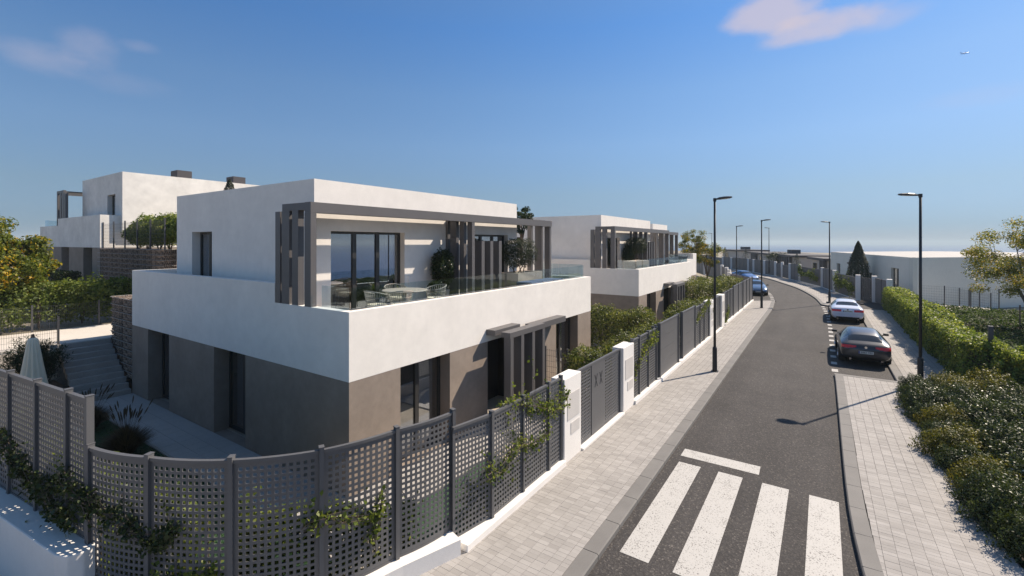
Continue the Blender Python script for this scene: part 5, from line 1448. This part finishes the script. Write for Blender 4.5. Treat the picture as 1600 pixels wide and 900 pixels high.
# ------------------------------------------------------------------ cars
def car(label, loc, rotz, paint, kind='wagon', plate='4882 TBS', group=None):
    """x forward, y left. Lofted shell, refined and split by region into body, glass and lights"""
    if kind == 'wagon':
        S = [(2.36, .66, .30, .54, .60, .50), (2.28, .80, .24, .60, .68, .58), (2.0, .89, .20, .72, .80, .64), (1.4, .915, .19, .80, .92, .66), (.95, .92, .19, .86, .99, .66), (.15, .92, .19, .92, 1.37, .57),
             (-.45, .92, .19, .94, 1.425, .57), (-1.15, .92, .19, .96, 1.38, .55), (-1.62, .92, .20, .98, 1.29, .53), (-2.12, .895, .22, .96, 1.02, .66), (-2.27, .87, .25, .90, .96, .66), (-2.36, .83, .30, .80, .86, .62)]
        cab = (.95, -1.62); ws = (.95, .15); rw = (-1.62, -2.12)
    else:
        S = [(2.38, .66, .28, .56, .62, .52), (2.30, .80, .22, .64, .73, .60), (2.0, .89, .19, .76, .86, .64), (1.4, .91, .18, .84, .97, .66), (1.0, .92, .18, .88, 1.03, .66), (.25, .92, .18, .92, 1.38, .56),
             (-.35, .92, .18, .94, 1.44, .56), (-1.0, .92, .18, .96, 1.40, .54), (-1.25, .92, .18, .97, 1.33, .54), (-1.82, .91, .19, .98, 1.10, .66), (-2.20, .885, .22, .97, 1.06, .70), (-2.34, .86, .26, .90, .98, .68), (-2.41, .82, .30, .80, .88, .62)]
        cab = (1.0, -1.25); ws = (1.0, .25); rw = (-1.25, -1.82)
    def ring(s):
        x, w_, zb, zs, zt, yt = s
        h = [(0, zb), (w_ * .62, zb), (w_ * .95, zb + .10), (w_, zb + (zs - zb) * .5), (w_ * .985, zs - .06), (w_ * .94, zs + .02 if zt - zs > .15 else zs), (yt, zt - (.07 if zt - zs > .15 else .02)), (yt - .13, zt - .012), (0, zt)]
        return [(x, y, z) for y, z in h] + [(x, -y, z) for y, z in h[-2:0:-1]]
    rings = [ring(s) for s in S]
    def shrink(r_, k, dx):
        zc = sum(p[2] for p in r_) / len(r_); return [(p[0] + dx, p[1] * k, zc + (p[2] - zc) * k) for p in r_]
    rings = [shrink(rings[0], .35, .10), shrink(rings[0], .75, .075)] + rings + [shrink(rings[-1], .78, -.05), shrink(rings[-1], .35, -.07)]
    n = len(rings[0]); V = [p for r_ in rings for p in r_]
    F = [(i * n + k, i * n + (k + 1) % n, (i + 1) * n + (k + 1) % n, (i + 1) * n + k) for i in range(len(rings) - 1) for k in range(n)]
    F += [tuple(range(n - 1, -1, -1)), tuple(range((len(rings) - 1) * n, len(rings) * n))]
    me = bpy.data.meshes.new('shell'); me.from_pydata(V, [], F)
    bm = bmesh.new(); bm.from_mesh(me); bmesh.ops.recalc_face_normals(bm, faces=bm.faces); bm.to_mesh(me); bm.free()
    tmp = bpy.data.objects.new('shell', me); COL.objects.link(tmp)
    sb = tmp.modifiers.new('s', 'SUBSURF'); sb.levels = 3; sb.render_levels = 3
    dg = bpy.context.evaluated_depsgraph_get(); ev = tmp.evaluated_get(dg); m2 = bpy.data.meshes.new_from_object(ev)
    bpy.data.objects.remove(tmp)
    t_ = thing('parked_car', label, 'car', loc, rotz, group)
    xr = min(v.co.x for v in m2.vertices); xf = max(v.co.x for v in m2.vertices)
    cols = {}
    for p in m2.polygons:
        c = p.center; ay = abs(c.y); nx, ny, nz = p.normal
        key = 'body'
        zs = .95 if c.x < 0 else .90
        # side glass
        if cab[1] + .02 < c.x < cab[0] - .18 and ay > .52 and c.z > zs + .035 and abs(ny) > .45 and c.z < 1.31 - max(0, -c.x - .6) * .08:
            key = 'side_window'
            if abs(c.x + .18) < .05 or abs(c.x + 1.02) < .045: key = 'window_pillar'
        # windscreen and rear window
        if ws[1] + .06 < c.x < ws[0] - .04 and nz > .2 and ay < .60 and nx > .18: key = 'windscreen'
        if rw[1] + .06 < c.x < rw[0] - .02 and nx < -.18 and ay < .60: key = 'rear_window'
        # lower black trims
        if c.z < .31: key = 'underbody'
        if c.x < -2.15:
            if c.z < .43 and ay < .62: key = 'rear_diffuser'
            if .76 < c.z < (.88 if kind == 'wagon' else .90) and .34 < ay: key = 'tail_light'
            if kind == 'wagon' and key == 'tail_light' and c.z < .76 + (.62 - ay) * .18: key = 'body'
        if c.x > 2.1 and nx > .25:
            if .30 < c.z < .56 and ay < .46 + (.3 if c.z < .4 else 0): key = 'grille'
            if .55 < c.z < .68 and ay > .42: key = 'headlight'
        cols.setdefault(key, []).append(p.index)
    mm = {'body': paint, 'side_window': 'car_glass', 'window_pillar': 'black_trim', 'windscreen': 'car_glass', 'rear_window': 'car_glass', 'underbody': 'black_trim', 'rear_diffuser': 'black_trim',
          'tail_light': 'tail_red', 'grille': 'black_trim', 'headlight': 'headlight_clear'}
    vco = [v.co.copy() for v in m2.vertices]
    for key, idx in cols.items():
        groups = [idx]
        if key in ('side_window', 'tail_light', 'headlight', 'window_pillar'):
            groups = [[i for i in idx if m2.polygons[i].center.y > 0], [i for i in idx if m2.polygons[i].center.y <= 0]]
        for gi in groups:
            if not gi: continue
            mp = {}; vs = []; fs = []
            for i in gi:
                f_ = []
                for v in m2.polygons[i].vertices:
                    if v not in mp: mp[v] = len(vs); vs.append(tuple(vco[v]))
                    f_.append(mp[v])
                fs.append(f_)
            me = bpy.data.meshes.new(key); me.from_pydata(vs, [], fs); me.materials.append(M[mm[key]])
            me.polygons.foreach_set('use_smooth', [True] * len(me.polygons)); me.update(); ob(key, me, t_)
    # wheels with arches
    for x in (1.42, -1.38):
        for s_ in (1, -1):
            ar = MB(); ar.tube([(x, s_ * .60, .33), (x, s_ * .926, .33)], .385, 28); ar.build('wheel_arch', 'black_trim', t_)
            w_ = MB(); w_.tube([(x, s_ * .72, .33), (x, s_ * .92, .33), (x, s_ * .935, .33)], [.33, .33, .31], 28); wo = w_.build('wheel', 'tyre', t_)
            rm = MB(); rm.tube([(x, s_ * .925, .33), (x, s_ * .94, .33)], [.235, .22], 24); rm.build('rim', 'rim', wo)
            for q in range(5):
                a = 2 * pi * q / 5; sp = MB(); sp.tube([(x, s_ * .944, .33), (x + .21 * cos(a), s_ * .944, .33 + .21 * sin(a))], .022, 4); sp.build('spoke', 'chrome', wo)
    for s_ in (1, -1):
        mi = MB(); c = (.62, s_ * 1.0, .985)
        vs = [(c[0] + dx, c[1] + s_ * dy, c[2] + dz) for dx, dy, dz in ((-.06, -.11, -.05), (.07, -.10, -.04), (.09, .09, -.03), (-.05, .11, -.05), (-.06, -.11, .06), (.03, -.10, .06), (.05, .08, .06), (-.05, .10, .05))]
        mi.add(vs, [(0, 3, 2, 1), (4, 5, 6, 7), (0, 1, 5, 4), (1, 2, 6, 5), (2, 3, 7, 6), (3, 0, 4, 7)]); mi.tube([(.60, s_ * .85, .93), (.62, s_ * .93, .96)], .025, 6)
        o = mi.build('wing_mirror', 'black_trim', t_, bevel=.02)
    # plates front and rear
    px_ = xr - .012
    for xx, sg in ((px_, -1), (xf + .012, 1)):
        zc = (.62 if kind == 'wagon' else .80) if sg < 0 else .44
        if sg < 0 and kind != 'wagon': xx += .03
        pl_ = MB(); pl_.box(xx - .012, xx + .012, -.26, .26, zc - .058, zc + .058); po = pl_.build('number_plate', 'plate_white', t_)
        bb = MB(); bb.box(xx - .0145, xx + .0145, -.26 if sg > 0 else .215, -.215 if sg > 0 else .26, zc - .056, zc + .056); bb.build('plate_band', 'plate_blue', po)
        cu = bpy.data.curves.new('t', 'FONT'); cu.body = plate; cu.size = .105; cu.align_x = 'CENTER'; cu.align_y = 'CENTER'
        tt = bpy.data.objects.new('t', cu); COL.objects.link(tt); dg = bpy.context.evaluated_depsgraph_get(); tm_ = bpy.data.meshes.new_from_object(tt.evaluated_get(dg)); bpy.data.objects.remove(tt)
        tm_.materials.clear(); tm_.materials.append(M['black_trim'])
        lo = ob('plate_text', tm_, po, (xx + sg * .0155, .02 if sg > 0 else -.02, zc)); lo.rotation_euler = (pi / 2, 0, pi / 2 if sg > 0 else -pi / 2)
    # badge, exhausts, bumper crease
    bd = MB(); bd.tube([(xr - (-.035 if kind != 'wagon' else -.03), 0, .90 if kind != 'wagon' else .83), (xr - .012 + (.03), 0, .90 if kind != 'wagon' else .83)], .05, 14); bd.build('badge', 'chrome', t_)
    for s_ in (1, -1):
        ex = MB(); ex.tube([(xr + .12, s_ * .55, .30), (xr + .015, s_ * .55, .30)], .045, 12); ex.build('exhaust', 'chrome', t_)
    return t_
car('dark grey estate car parked nearest the camera in the right bay', (10.12, 20.95, RZ), radians(91), 'car_dark', 'wagon', '8882 TBS', 'cars parked along the street')
car('white saloon car with red tail lights parked ahead of the dark estate', (10.0, 33.75, RZ), radians(91), 'car_white', 'sedan', '4071 KBM', 'cars parked along the street')
car('steel blue saloon parked facing the camera at the end of the left footway', (2.95, 48.0, RZ), radians(-80), 'car_steel_blue', 'sedan', '5263 LCR', 'cars parked along the street')
car('bright blue saloon parked behind the steel blue one on the bend', (-.3, 65.4, RZ), radians(-55), 'car_blue', 'sedan', '9316 JHD', 'cars parked along the street')

# ------------------------------------------------------------------ terrace and garden furniture
TZ = 3.552 + HZ
def chair(label, loc, rotz, group='woven rope chairs round the terrace table'):
    t_ = thing('terrace_chair', label, 'chair', loc, rotz, group)
    for sx in (-1, 1):
        for sy in (-1, 1):
            l = MB(); l.tube([(.24 * sx, .22 * sy, 0), (.20 * sx, .20 * sy, .42)], .012, 6); l.build('leg', 'wire', t_)
    s_ = MB(); s_.lathe([(0.0, .40), (.24, .41), (.26, .44), (.24, .47), (0, .48)], 18); s_.build('seat_cushion', 'cream_fabric', t_)
    b = MB(); nn = 22
    a0, a1 = radians(60), radians(300)
    for k in range(nn):
        a = a0 + (a1 - a0) * k / (nn - 1); hgt = .74 + .08 * cos(a - pi)
        b.tube([(.25 * cos(a), .25 * sin(a), .42), (.31 * cos(a), .31 * sin(a), hgt)], .007, 4)
        if k < nn - 1:
            a2 = a0 + (a1 - a0) * (k + 1) / (nn - 1); b.tube([(.25 * cos(a), .25 * sin(a), .42), (.31 * cos(a2), .31 * sin(a2), .74 + .08 * cos(a2 - pi))], .005, 4)
    for zz, rr in ((.55, .272), (.65, .292)):
        b.tube([(rr * cos(a0 + (a1 - a0) * k / 16), rr * sin(a0 + (a1 - a0) * k / 16), zz) for k in range(17)], .008, 5)
    b.build('rope_back', 'rope', t_)
    r_ = MB(); r_.tube([(.315 * cos(a0 + (a1 - a0) * k / 20), .315 * sin(a0 + (a1 - a0) * k / 20), .74 + .08 * cos(a0 + (a1 - a0) * k / 20 - pi)) for k in range(21)], .014, 6); r_.build('back_rail', 'rope', t_)
    return t_
tb = thing('terrace_table', 'round pale table on the nearest terrace, with rope chairs round it', 'table', (-1.0, 2.55, TZ))
q = MB(); q.lathe([(0, .72), (.60, .72), (.62, .735), (.60, .75), (0, .75)], 40); q.build('tabletop', 'table_top', tb)
q = MB(); q.lathe([(0, 0), (.28, 0), (.26, .03), (.07, .10), (.06, .62), (.16, .72), (0, .72)], 24); q.build('pedestal', 'pot_concrete', tb)
chair('rope chair nearest the glass corner, with a cream cushion', (-.95, 1.55, TZ), radians(90))
chair('rope chair with its back to the glass rail, in front of the round table', (-.50, 1.95, TZ), radians(150))
chair('rope chair at the far side of the round table, near the window', (-1.75, 2.9, TZ), radians(-20))
chair('rope chair on the far right of the round table', (-.75, 3.5, TZ), radians(-105))
pt = thing('potted_palm', 'small bright green palm in a pale pot between window and table', 'plant', (-2.25, 3.55, TZ))
q = MB(); q.lathe([(0, 0), (.17, 0), (.22, .5), (.20, .52), (.19, .47), (0, .46)], 20); q.build('pot', 'pot_concrete', pt)
V = []; F = []
for i in range(26):
    a = R.uniform(0, 6.28); el = R.uniform(.5, 1.35); L_ = R.uniform(.32, .5); d = Vector((cos(a), sin(a), 0)); side = Vector((-sin(a), cos(a), 0)) * .018
    prev = Vector((0, 0, .46))
    for k in range(4):
        nx_ = prev + (d * cos(el) + Vector((0, 0, 1)) * sin(el)) * L_ / 4; wv = side * (1 - k / 4.5); wn_ = side * (1 - (k + 1) / 4.5); o = len(V)
        V += [prev - wv, prev + wv, nx_ + wn_, nx_ - wn_]; F.append((o, o + 1, o + 2, o + 3)); prev = nx_; el -= .35
me = bpy.data.meshes.new('fronds'); me.from_pydata([tuple(v) for v in V], [], F); me.materials.append(M['leaf_palm']); ob('fronds', me, pt)
def potted_shrub(label, loc, h, rad, seed, m='leaf_dark', n=5200, pot=(.24, .45)):
    t_ = thing('potted_shrub', label, 'plant', loc); q = MB(); q.lathe([(0, 0), (pot[0] * .8, 0), (pot[0], pot[1]), (pot[0] - .03, pot[1]), (0, pot[1] - .05)], 20); q.build('pot', 'pot_concrete', t_)
    p, d = dome_pts(n, rad, rad, 1, seed, .5, .18, 4); full = np.random.default_rng(seed).choice([-1, 1], n); p[:, 2] *= full; d[:, 2] *= full
    p[:, 2] = pot[1] + .1 + (p[:, 2] + 1) / 2 * (h - pot[1] - .1); ob('foliage', leaf_mesh('foliage', p, .07, m, d, .4), t_)
    ob('stems', stem_mesh(8, rad * .6, h * .8, seed, .012), t_); return t_
ps = potted_shrub('dark potted shrub beside the middle fin row of the nearest terrace', (-2.15, 5.35, TZ), 1.85, .40, 101)
ps2 = potted_shrub('low dark shrub in a pot behind the glass rail of the nearest terrace', (-1.9, 4.75, TZ), .8, .26, 102, 'leaf_dark', 1800, (.16, .3))
def olive(label, loc, seed=7):
    t_ = thing('olive_tree', label, 'tree', loc, 0, 'small terrace trees'); mb = MB(); r = random.Random(seed)
    mb.tube([(0, 0, 0), (.03, 0, .3), (-.02, .05, .6)], [.06, .045, .035], 8)
    tips = []
    for k in range(5):
        a = k * 1.3; e = Vector((.35 * cos(a), .35 * sin(a), 1.15 + r.uniform(-.1, .15))); mb.tube([(0, 0, .25 + .05 * k), (.20 * cos(a + .8), .20 * sin(a + .8), .65), e], [.03, .025, .012], 6); tips.append(e)
    mb.build('trunk', 'bark', t_, smooth=True)
    g_ = np.random.default_rng(seed); n = 9000; v = g_.normal(size=(n, 3)); v /= np.linalg.norm(v, axis=1, keepdims=True)
    rr = 1 - .35 * g_.random(n) ** 1.4 + .28 * lump(v, 3.6, seed)
    p = v * rr[:, None] * np.array([.68, .68, .58]) + [0.02, 0, 1.48]; ob('crown', leaf_mesh('crown', p, .055, 'leaf_olive', v, .4, rng=g_), t_); return t_
ol = olive('small round olive tree in a planter near the far end of the nearest terrace', (-1.75, 9.45, TZ + .15))
pb_ = thing('stone_planter', 'long travertine planter under the olive tree on the nearest terrace', 'planter', (-2.1, 8.6, TZ))
for q_ in ((0, .9, 0, .12, 0, .85), (0, .9, 1.75, 1.87, 0, .85), (.0, .12, .12, 1.75, 0, .85), (.78, .9, .12, 1.75, 0, .85)):
    q = MB(); q.box(*q_); q.build('side', 'planter_travertine', pb_)
q = MB(); q.box(.12, .78, .12, 1.75, .1, .45); q.build('soil_fill', 'soil', pb_)
so_ = thing('terrace_bench', 'low stone bench with blue cushions at the far end of the nearest terrace', 'bench', (-1.2, 8.3, TZ))
q = MB(); q.box(0, .85, 0, 2.6, 0, .42); q.build('base', 'planter_travertine', so_)
for k in range(3): q = MB(); q.box(.05, .78, .06 + k * .85, .86 + k * .85, .422, .55); q.build('cushion', 'blue_cushion', so_, bevel=.04)
low = []
for k in range(9):
    y = 3.9 + k * .62
    if 7.9 < y: break
    t_ = shrub_obj('terrace_plant', f'low leafy plant along the glass rail, {ord_[k]} beyond the terrace table', 'plant', (-.55, y, TZ), SV[k % 3], None, 'low plants along the terrace glass', (.55, .6, .55), k); low.append(t_)
# second terrace: copies
o = copy_tree(ps); o.location = (-2.2, 19.26 + 4.5, TZ); tag(o, 'dark potted shrub on the second villa\'s terrace, left of its small tree', 'plant')
o = copy_tree(ol); o.location = (-1.9, 19.26 + 5.0, TZ + .35); tag(o, 'small dark tree on the second villa\'s terrace, between the fin rows', 'tree', 'small terrace trees')
pn = MB(); pn.box(-2.4, -1.5, 19.26 + 4.6, 19.26 + 5.5, TZ + .002, TZ + .5); tag(pn.build('stone_planter', 'planter_travertine', bevel=.02), 'stone planter box under the small tree on the second terrace', 'planter')
pn = MB(); pn.box(-1.2, -.4, 19.26 + .7, 19.26 + 3.2, TZ + .002, TZ + .95); tag(pn.build('stone_planter', 'planter_travertine', bevel=.02), 'pale low planter wall behind the second villa\'s glass corner', 'planter')

# closed parasol and the garden daybed
pa = thing('closed_parasol', 'closed cream parasol standing in the left garden behind the raised fence', 'parasol', (-10.4, -3.0, -.30))
q = MB(); q.tube([(0, 0, 0), (0, 0, 2.95)], .025, 10); q.build('pole', 'wood', pa)
q = MB(); q.lathe([(0, 0), (.28, 0), (.28, .06), (.05, .08), (.04, .25), (0, .25)], 20); q.build('base', 'pot_concrete', pa)
vs = []; nn = 48; lv = [(2.86, .04), (2.80, .10), (2.5, .14), (2.0, .20), (1.5, .27), (1.15, .32), (1.05, .31)]
for z, rr in lv:
    for k in range(nn): vs.append((rr * (1 + .16 * cos(12 * 2 * pi * k / nn + z)) * cos(2 * pi * k / nn), rr * (1 + .16 * cos(12 * 2 * pi * k / nn + z)) * sin(2 * pi * k / nn), z))
fs = [(i * nn + k, (i + 1) * nn + k, (i + 1) * nn + (k + 1) % nn, i * nn + (k + 1) % nn) for i in range(len(lv) - 1) for k in range(nn)] + [tuple(range(nn))]
q = MB(); q.add(vs, fs); q.build('folded_canopy', 'cream_fabric', pa, smooth=True)
q = MB(); q.tube([(0, 0, 2.80), (0, 0, 2.95)], [.06, .03], 10); q.build('finial', 'wood', pa)
db = thing('sun_lounger', 'pale lounger end peeking out beside the corner post of the raised fence', 'lounger', (-9.9, -2.75, -.30))
for q_ in ((0, 1.1, 0, .14, .18, .30), (0, 1.1, .34, .48, .18, .30)): q = MB(); q.box(*q_); q.build('cushion', 'cream_fabric', db, bevel=.05)
for x in (.1, .95): q = MB(); q.box(x, x + .06, 0, .5, 0, .175); q.build('leg', 'pot_concrete', db)

# ------------------------------------------------------------------ long low building on the right, far villas
lb = thing('long_low_building', 'long low pale building with flat roof behind the hedge on the right', 'building', (0, 0, 0))
A, B_, C_, D_, E_ = (9.7, 69.0), (14.9, 43.7), (23.6, 52.8), (40, 70), (22, 82)
def facade(parent, a, b, z0, z1, holes, m, name='wall', th=.3):
    a, b = Vector(a), Vector(b); d = b - a; mb = MB(); wall(mb, 'x', 0, d.length, z0, z1, 0, th, holes); o = mb.build(name, m, parent, (a.x, a.y, 0)); o.rotation_euler.z = atan2(d.y, d.x); return o
def local_window(wallo, a, b, c, d):
    fo = window(wallo, 'x', a, b, c, d, .2, -1, 2); return fo
hs_ = [(3.0, 4.6, .9, 2.65), (15.3, 16.1, -.2, 2.2), (21.1, 22.9, -.2, 3.0)]
fo = facade(lb, A, B_, -.4, 4.05, hs_, 'pale_green_render')
for h_ in hs_: local_window(fo, *h_)
facade(lb, B_, C_, -.4, 4.05, [], 'pale_green_render'); facade(lb, C_, D_, -.4, 4.05, [], 'pale_green_render')
rf = MB(); rf.prism([(9.75, 69.0), (14.95, 44.0), (23.5, 53.0), (39.8, 70), (22, 81.8)], 3.75, 4.06); rf.build('roof', 'path_tile', lb)
q = MB(); q.box(11.0, 13.2, 57.0, 57.25, 2.95, 3.1); q.build('canopy', 'slat_metal', lb)
sl_ = MB(); sl_.prism([(15.7, 40.1), (18.9, 41.1), (19.4, 43.7), (15.5, 44.7)], -.4, .22); o = sl_.build('terrace_slab', 'plaza_stone', kind='structure')
gl_ = thing('slab_edging', 'dark slatted edging of the pale slab beside the ground cover', 'fence', (15.6, 39.98, 0), atan2(1.1, 3.9))
q = MB(); q.box(0, .06, -.03, .03, -.3, .20); me = q.mesh('slat', 'far_dark')
for i in range(40): ob('slat', me, gl_, (i * .1, 0, 0))

def far_villa(label, a, b, dep, z0, z1, fins=()):
    t_ = thing('far_villa', label, 'house', (0, 0, 0), 0, 'distant villas'); a, b = Vector(a), Vector(b); d = b - a; L_ = d.length; ang = atan2(d.y, d.x)
    def loc(mb, name, m):
        o = mb.build(name, m, t_, (a.x, a.y, 0)); o.rotation_euler.z = ang
    mb = MB(); mb.box(0, L_, -dep, 0, z0, z1 - .35); loc(mb, 'wall', 'far_white')
    mb = MB(); mb.box(-.4, L_ + .4, -dep, .55, z1 - .35, z1); loc(mb, 'roof', 'far_dark')
    for f0, f1 in fins:
        x = f0
        while x < f1: mb = MB(); mb.box(x, x + .7, .12, .5, z0, z1 - .36); loc(mb, 'fin', 'far_dark'); x += 1.3
    mb = MB(); mb.box(L_ * .35, L_ * .35 + 3.0, -dep * .6, -dep * .4, z1, z1 + .75); loc(mb, 'chimney', 'far_dark')
    mb = MB(); mb.box(L_ * .62, L_ * .62 + 2.5, .004, .05, z0 + 1.2, z1 - .9); loc(mb, 'window', 'car_glass')
    return t_
far_villa('distant pale villa with dark roof and upright fins, beyond the far fence', (4.9, 84.5), (-5.8, 118), 7.5, -.4, 3.15, ((1, 9), (26, 31)))
far_villa('distant pale villa with dark roof, left of the long low building', (9.4, 70.2), (7.4, 79.6), 6.5, -.4, 3.1, ((.4, 2.8),))
far_villa('distant villa with dark flat roof far left of the bend', (-9, 125), (-14.5, 136), 7.5, -.4, 3.4, ())

# airliner high above the right horizon
vd = view_dir(1508, 83)
ap = thing('airliner', 'tiny white aeroplane high in the sky at the right', 'aeroplane', tuple(Vector((8.52, -6.35, 5.3)) + vd * 4200), radians(20))
q = MB(); q.tube([(-24, 0, 0), (-20, 0, .3), (-8, 0, 0), (16, 0, 0), (22, 0, -.4), (25, 0, -.8)], [.6, 1.7, 2.6, 2.6, 1.8, .4], 14); q.build('fuselage', 'aircraft_white', ap, smooth=True)
for s_ in (1, -1):
    q = MB(); q.prism([(5, 0), (-3, 0), (-12, s_ * 24), (-9, s_ * 24)], -.6, -.1); q.build('wing', 'aircraft_white', ap)
    q = MB(); q.prism([(-18, 0), (-22, 0), (-25, s_ * 8), (-23, s_ * 8)], .6, .8); q.build('tailplane', 'aircraft_white', ap)
    q = MB(); q.tube([(4, s_ * 9, -1.8), (-1, s_ * 9, -1.8)], [1.3, 1.0], 10); q.build('engine', 'aircraft_white', ap)
q = MB(); q.add([(-17, -.2, 1.5), (-23, -.2, 1.5), (-26, -.2, 9), (-23, -.2, 9), (-17, .2, 1.5), (-23, .2, 1.5), (-26, .2, 9), (-23, .2, 9)], [(0, 1, 2, 3), (7, 6, 5, 4), (0, 3, 7, 4), (1, 5, 6, 2), (2, 6, 7, 3), (0, 4, 5, 1)]); q.build('tail_fin', 'aircraft_white', ap)

# rocky headland in the bay (seen mirrored in the terrace windows)
n = 40; V = []; F = []
for j in range(n + 1):
    for i in range(n + 1):
        u, v = i / n * 2 - 1, j / n * 2 - 1; h_ = max(0, 1 - (u * u + v * v)) ** .6
        V.append((210 + u * 45, 105 + v * 28, -21 + 24 * h_ + 4 * h_ * sin(9 * u + 3 * v) * cos(7 * v + 1)))
F = [(j * (n + 1) + i, j * (n + 1) + i + 1, (j + 1) * (n + 1) + i + 1, (j + 1) * (n + 1) + i) for j in range(n) for i in range(n)]
q = MB(); q.add(V, F); q.build('rocky_headland', 'rock', kind='structure')

# sea air: one even volume round everything, so the far water fades into the low sky
hz_ = MB(); hz_.box(-9500, 9500, -9500, 9500, -21.2, 26.0)
hm_ = bpy.data.materials.new('haze'); hm_.use_nodes = True; ht = hm_.node_tree; ht.nodes.clear()
ho = ht.nodes.new('ShaderNodeOutputMaterial'); hv = ht.nodes.new('ShaderNodeVolumePrincipled')
hv.inputs['Color'].default_value = (0.80, 0.94, 1.0, 1); hv.inputs['Density'].default_value = 0.0004
hv.inputs['Anisotropy'].default_value = 0.0
ht.links.new(hv.outputs[0], ho.inputs['Volume'])
hz = hz_.build('haze', None, kind='stuff'); hz.data.materials.append(hm_)
